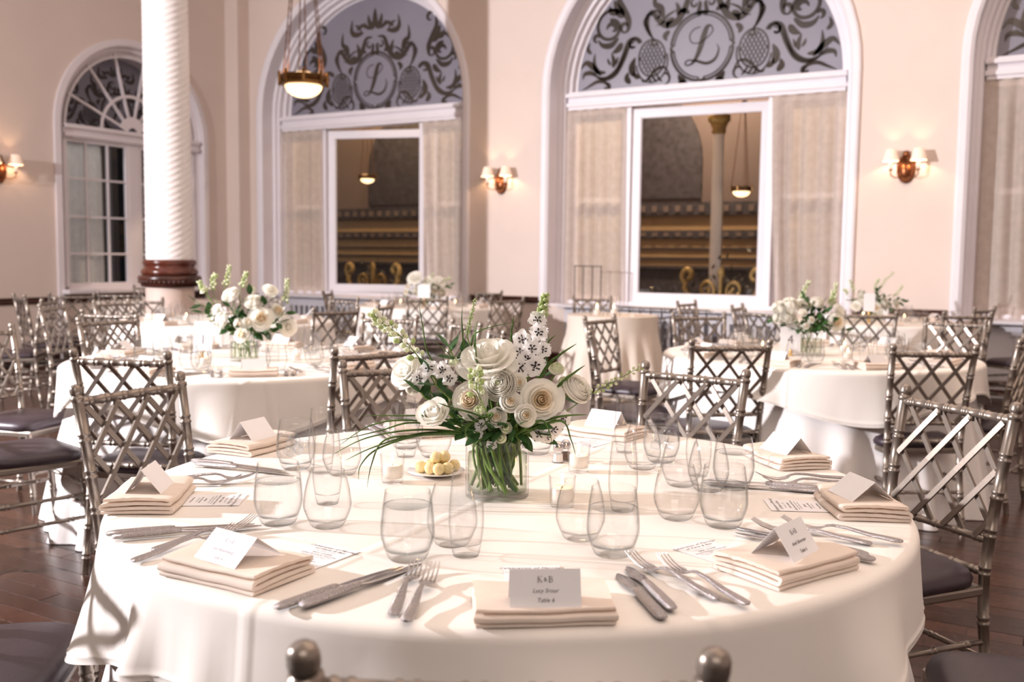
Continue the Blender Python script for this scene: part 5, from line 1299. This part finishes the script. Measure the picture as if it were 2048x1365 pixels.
# ------------------------------------------------------------------ the other tables: settings, glasses, candles, signs
P9 = ['nearest the viewer','at the near right','at the right edge','at the far right','at the far side, right,','at the far side, left,','at the far left','at the left edge','at the near left']
PLACES = {9: P9, 8: P9[:4] + ['at the far side'] + P9[6:], 7: P9[:3] + ['at the far right','at the far left','at the left edge','at the near left']}
def setting_ring(c, n, a0, where, r_nap=.70, full=True, gl=True, skip=(), seed=0):
    rnd = random.Random(seed)
    for k in range(n):
        if k in skip: continue
        at_ = PLACES[n][k]; a = a0 + 2*PI*k/n; g = Vector((math.cos(a), math.sin(a), 0)); v = -g; s = Vector((v.y, -v.x, 0)); cc = Vector((*c, 0)); p = cc + g*r_nap; rz = math.atan2(-v.x, v.y) + rnd.uniform(-.15,.15)
        tag(ob('napkin', NAP[k % 3], None, (p.x, p.y, TZ+.0012), (0,0,rz)), 'folded cream napkin %s of the %s' % (at_, where), 'napkin', 'napkins on the %s' % where)
        card((p.x, p.y), rz + rnd.uniform(-.2,.2), rnd.uniform(.025,.045), rnd.uniform(.038,.055), 'white place card %s of the %s' % (at_, where), None, 'place cards on the %s' % where)
        if full:
            for j, (dx, dy, kd) in enumerate(((-.14,-.10,'f'),(-.175,-.09,'f'),(.135,-.10,'k'),(.165,-.09,'k'))):
                q = p + s*dx + v*dy*.6; q2 = q + v*.2 + s*rnd.uniform(-.06,.06); nm = {'f': 'fork', 'k': 'knife'}[kd]
                cutlery(kd, q, q2, '%s silver %s %s of the %s' % ('inner' if j % 2 == 0 else 'outer', nm, at_, where), '%s on the %s' % ({'f': 'forks', 'k': 'knives'}[kd], where))
        if gl:
            for kd, dx, dy in (('t',.13,.20),('w',.03,.25),('f',.09,.30)):
                q = p + s*(dx+rnd.uniform(-.02,.02)) + v*(dy+rnd.uniform(-.02,.02)); nm = {'t': 'stemless water glass', 'w': 'stemless wine glass', 'f': 'tall champagne flute'}[kd]
                glass(kd, q, 'clear %s %s of the %s' % (nm, at_, where), '%ss on the %s' % (nm, where), 0 if kd == 't' and k % 3 else -1)
    
WL, WR, WLR, WFC, WRR = 'left middle round table', 'right middle round table', 'left rear round table', 'far centre round table', 'right rear round table'
setting_ring(T2, 9, R(-72), WL, seed=1); setting_ring(T3, 9, R(-84), WR, seed=2)
setting_ring(T5, 8, R(-70), WLR, .70, False, seed=3); setting_ring(T4, 7, R(-80), WFC, .64, False, seed=4); setting_ring(T7, 7, R(-95), WRR, .64, False, seed=5)
def ring_candles(c, items, where):
    for dx, dy in items:
        pos = ('right' if dx > .15 else 'left' if dx < -.15 else 'front' if dy < 0 else 'rear') + ' of the flowers' if abs(dx) > .15 else ('in front of the flowers' if dy < 0 else 'behind the flowers')
        votive((c[0]+dx, c[1]+dy), 'clear glass candle holder %s on the %s' % (pos, where), 'lit white candle %s on the %s' % (pos, where), 'candle holders on the %s' % where, 'candles on the %s' % where)
ring_candles(T2, ((.28,-.12),(-.10,-.34),(-.27,.2)), WL); ring_candles(T3, ((.06,-.33),(.20,.14),(-.30,.06)), WR)
ring_candles(T5, ((-.25,-.2),(.3,0)), WLR); ring_candles(T4, ((.30,-.1),(-.30,-.1),(.1,-.3)), WFC); ring_candles(T7, ((.28,-.1),(-.28,-.1),(.05,.3)), WRR)
def sign(p, rz, h, w_, lean, label, num=None):
    o = thing('table_sign', label, 'sign', (p[0], p[1], TZ+.001), rz)
    mb = MB(); mb.lathe([(.0005,0),(.022,0),(.022,.004),(.008,.008),(.006,.02),(.010,.028),(.006,.034)], 16); mk('gold_foot', mb, M['gold'], o)
    mb = MB(); mb.box((0,0,h/2+.012), (w_,.002,h), rot=None); b = mk('card', mb, M['paper'], o, (0,.004,0), (-lean,0,0))
    if num: text(num, b, (0,-.0014,h*.52), (PI/2,0,0), h*.42, M['ink'], 0, name='table_number'); text('TABLE', b, (0,-.0014,h*.84), (PI/2,0,0), h*.07, M['ink_pale'])
    return o
p = atz(404, 716, TZ); sign(p, R(-6), .175, .098, R(8), 'white table sign on a gold foot leaning on the left middle table', '1')
p = atz(1581, 712, TZ); sign(p, R(2), .170, .115, R(4), 'white table sign with the numeral 4 on the right middle table', '4')
def card_box(x, y, px, d, w_, h, label):
    p = atd(px, y, d); o = thing('table_sign', label, 'sign', (p.x, d, TZ+.001))
    mb = MB(); mb.lathe([(.0005,0),(.03,0),(.03,.004),(.008,.01),(.006,.1)], 14); mk('gold_foot', mb, M['gold'], o)
    mb = MB(); mb.box((0,0,.1+h/2), (w_,.003,h)); mk('card', mb, M['paper'], o)
card_box(0, 620, 1738, T7[1]-.28, .10, .16, 'white table sign before the right rear flowers, above a chair back')
card_box(0, 600, 848, T4[1]-.35, .13, .14, 'white table sign before the far centre flowers')
# candles in tall clear shades on the small draped table
HUR = curve_prof([(.055,0),(.062,.02),(.075,.09),(.068,.17),(.060,.20)], 12)
mbv = MB(); mbv.lathe(vessel(HUR, .0025, .006), 28); ME_H = mbv.mesh('hurricane_glass', [M['glass']])
for i, dx in enumerate((-.165,-.005)):
    lb = ('left', 'right')[i]
    tag(ob('hurricane_glass', ME_H, None, (T6[0]+dx, T6[1]-.15, .7465)), 'round clear glass holding the %s candle of the small draped table' % lb, 'candle holder')
    o = thing('candle', 'lit white pillar candle in the %s round glass of the small draped table' % lb, 'candle', (T6[0]+dx, T6[1]-.15, .7475)); o.scale = (1.3,1.3,1.9)
    ob('wax', ME_WAX, o); ob('wick', ME_WICK, o); ob('flame', ME_FL, o)
tag(ob('napkin', NAP[1], None, (T6[0]+.25, T6[1]-.1, .7465), (0,0,.4)), 'folded cream napkin on the small draped candle table', 'napkin')
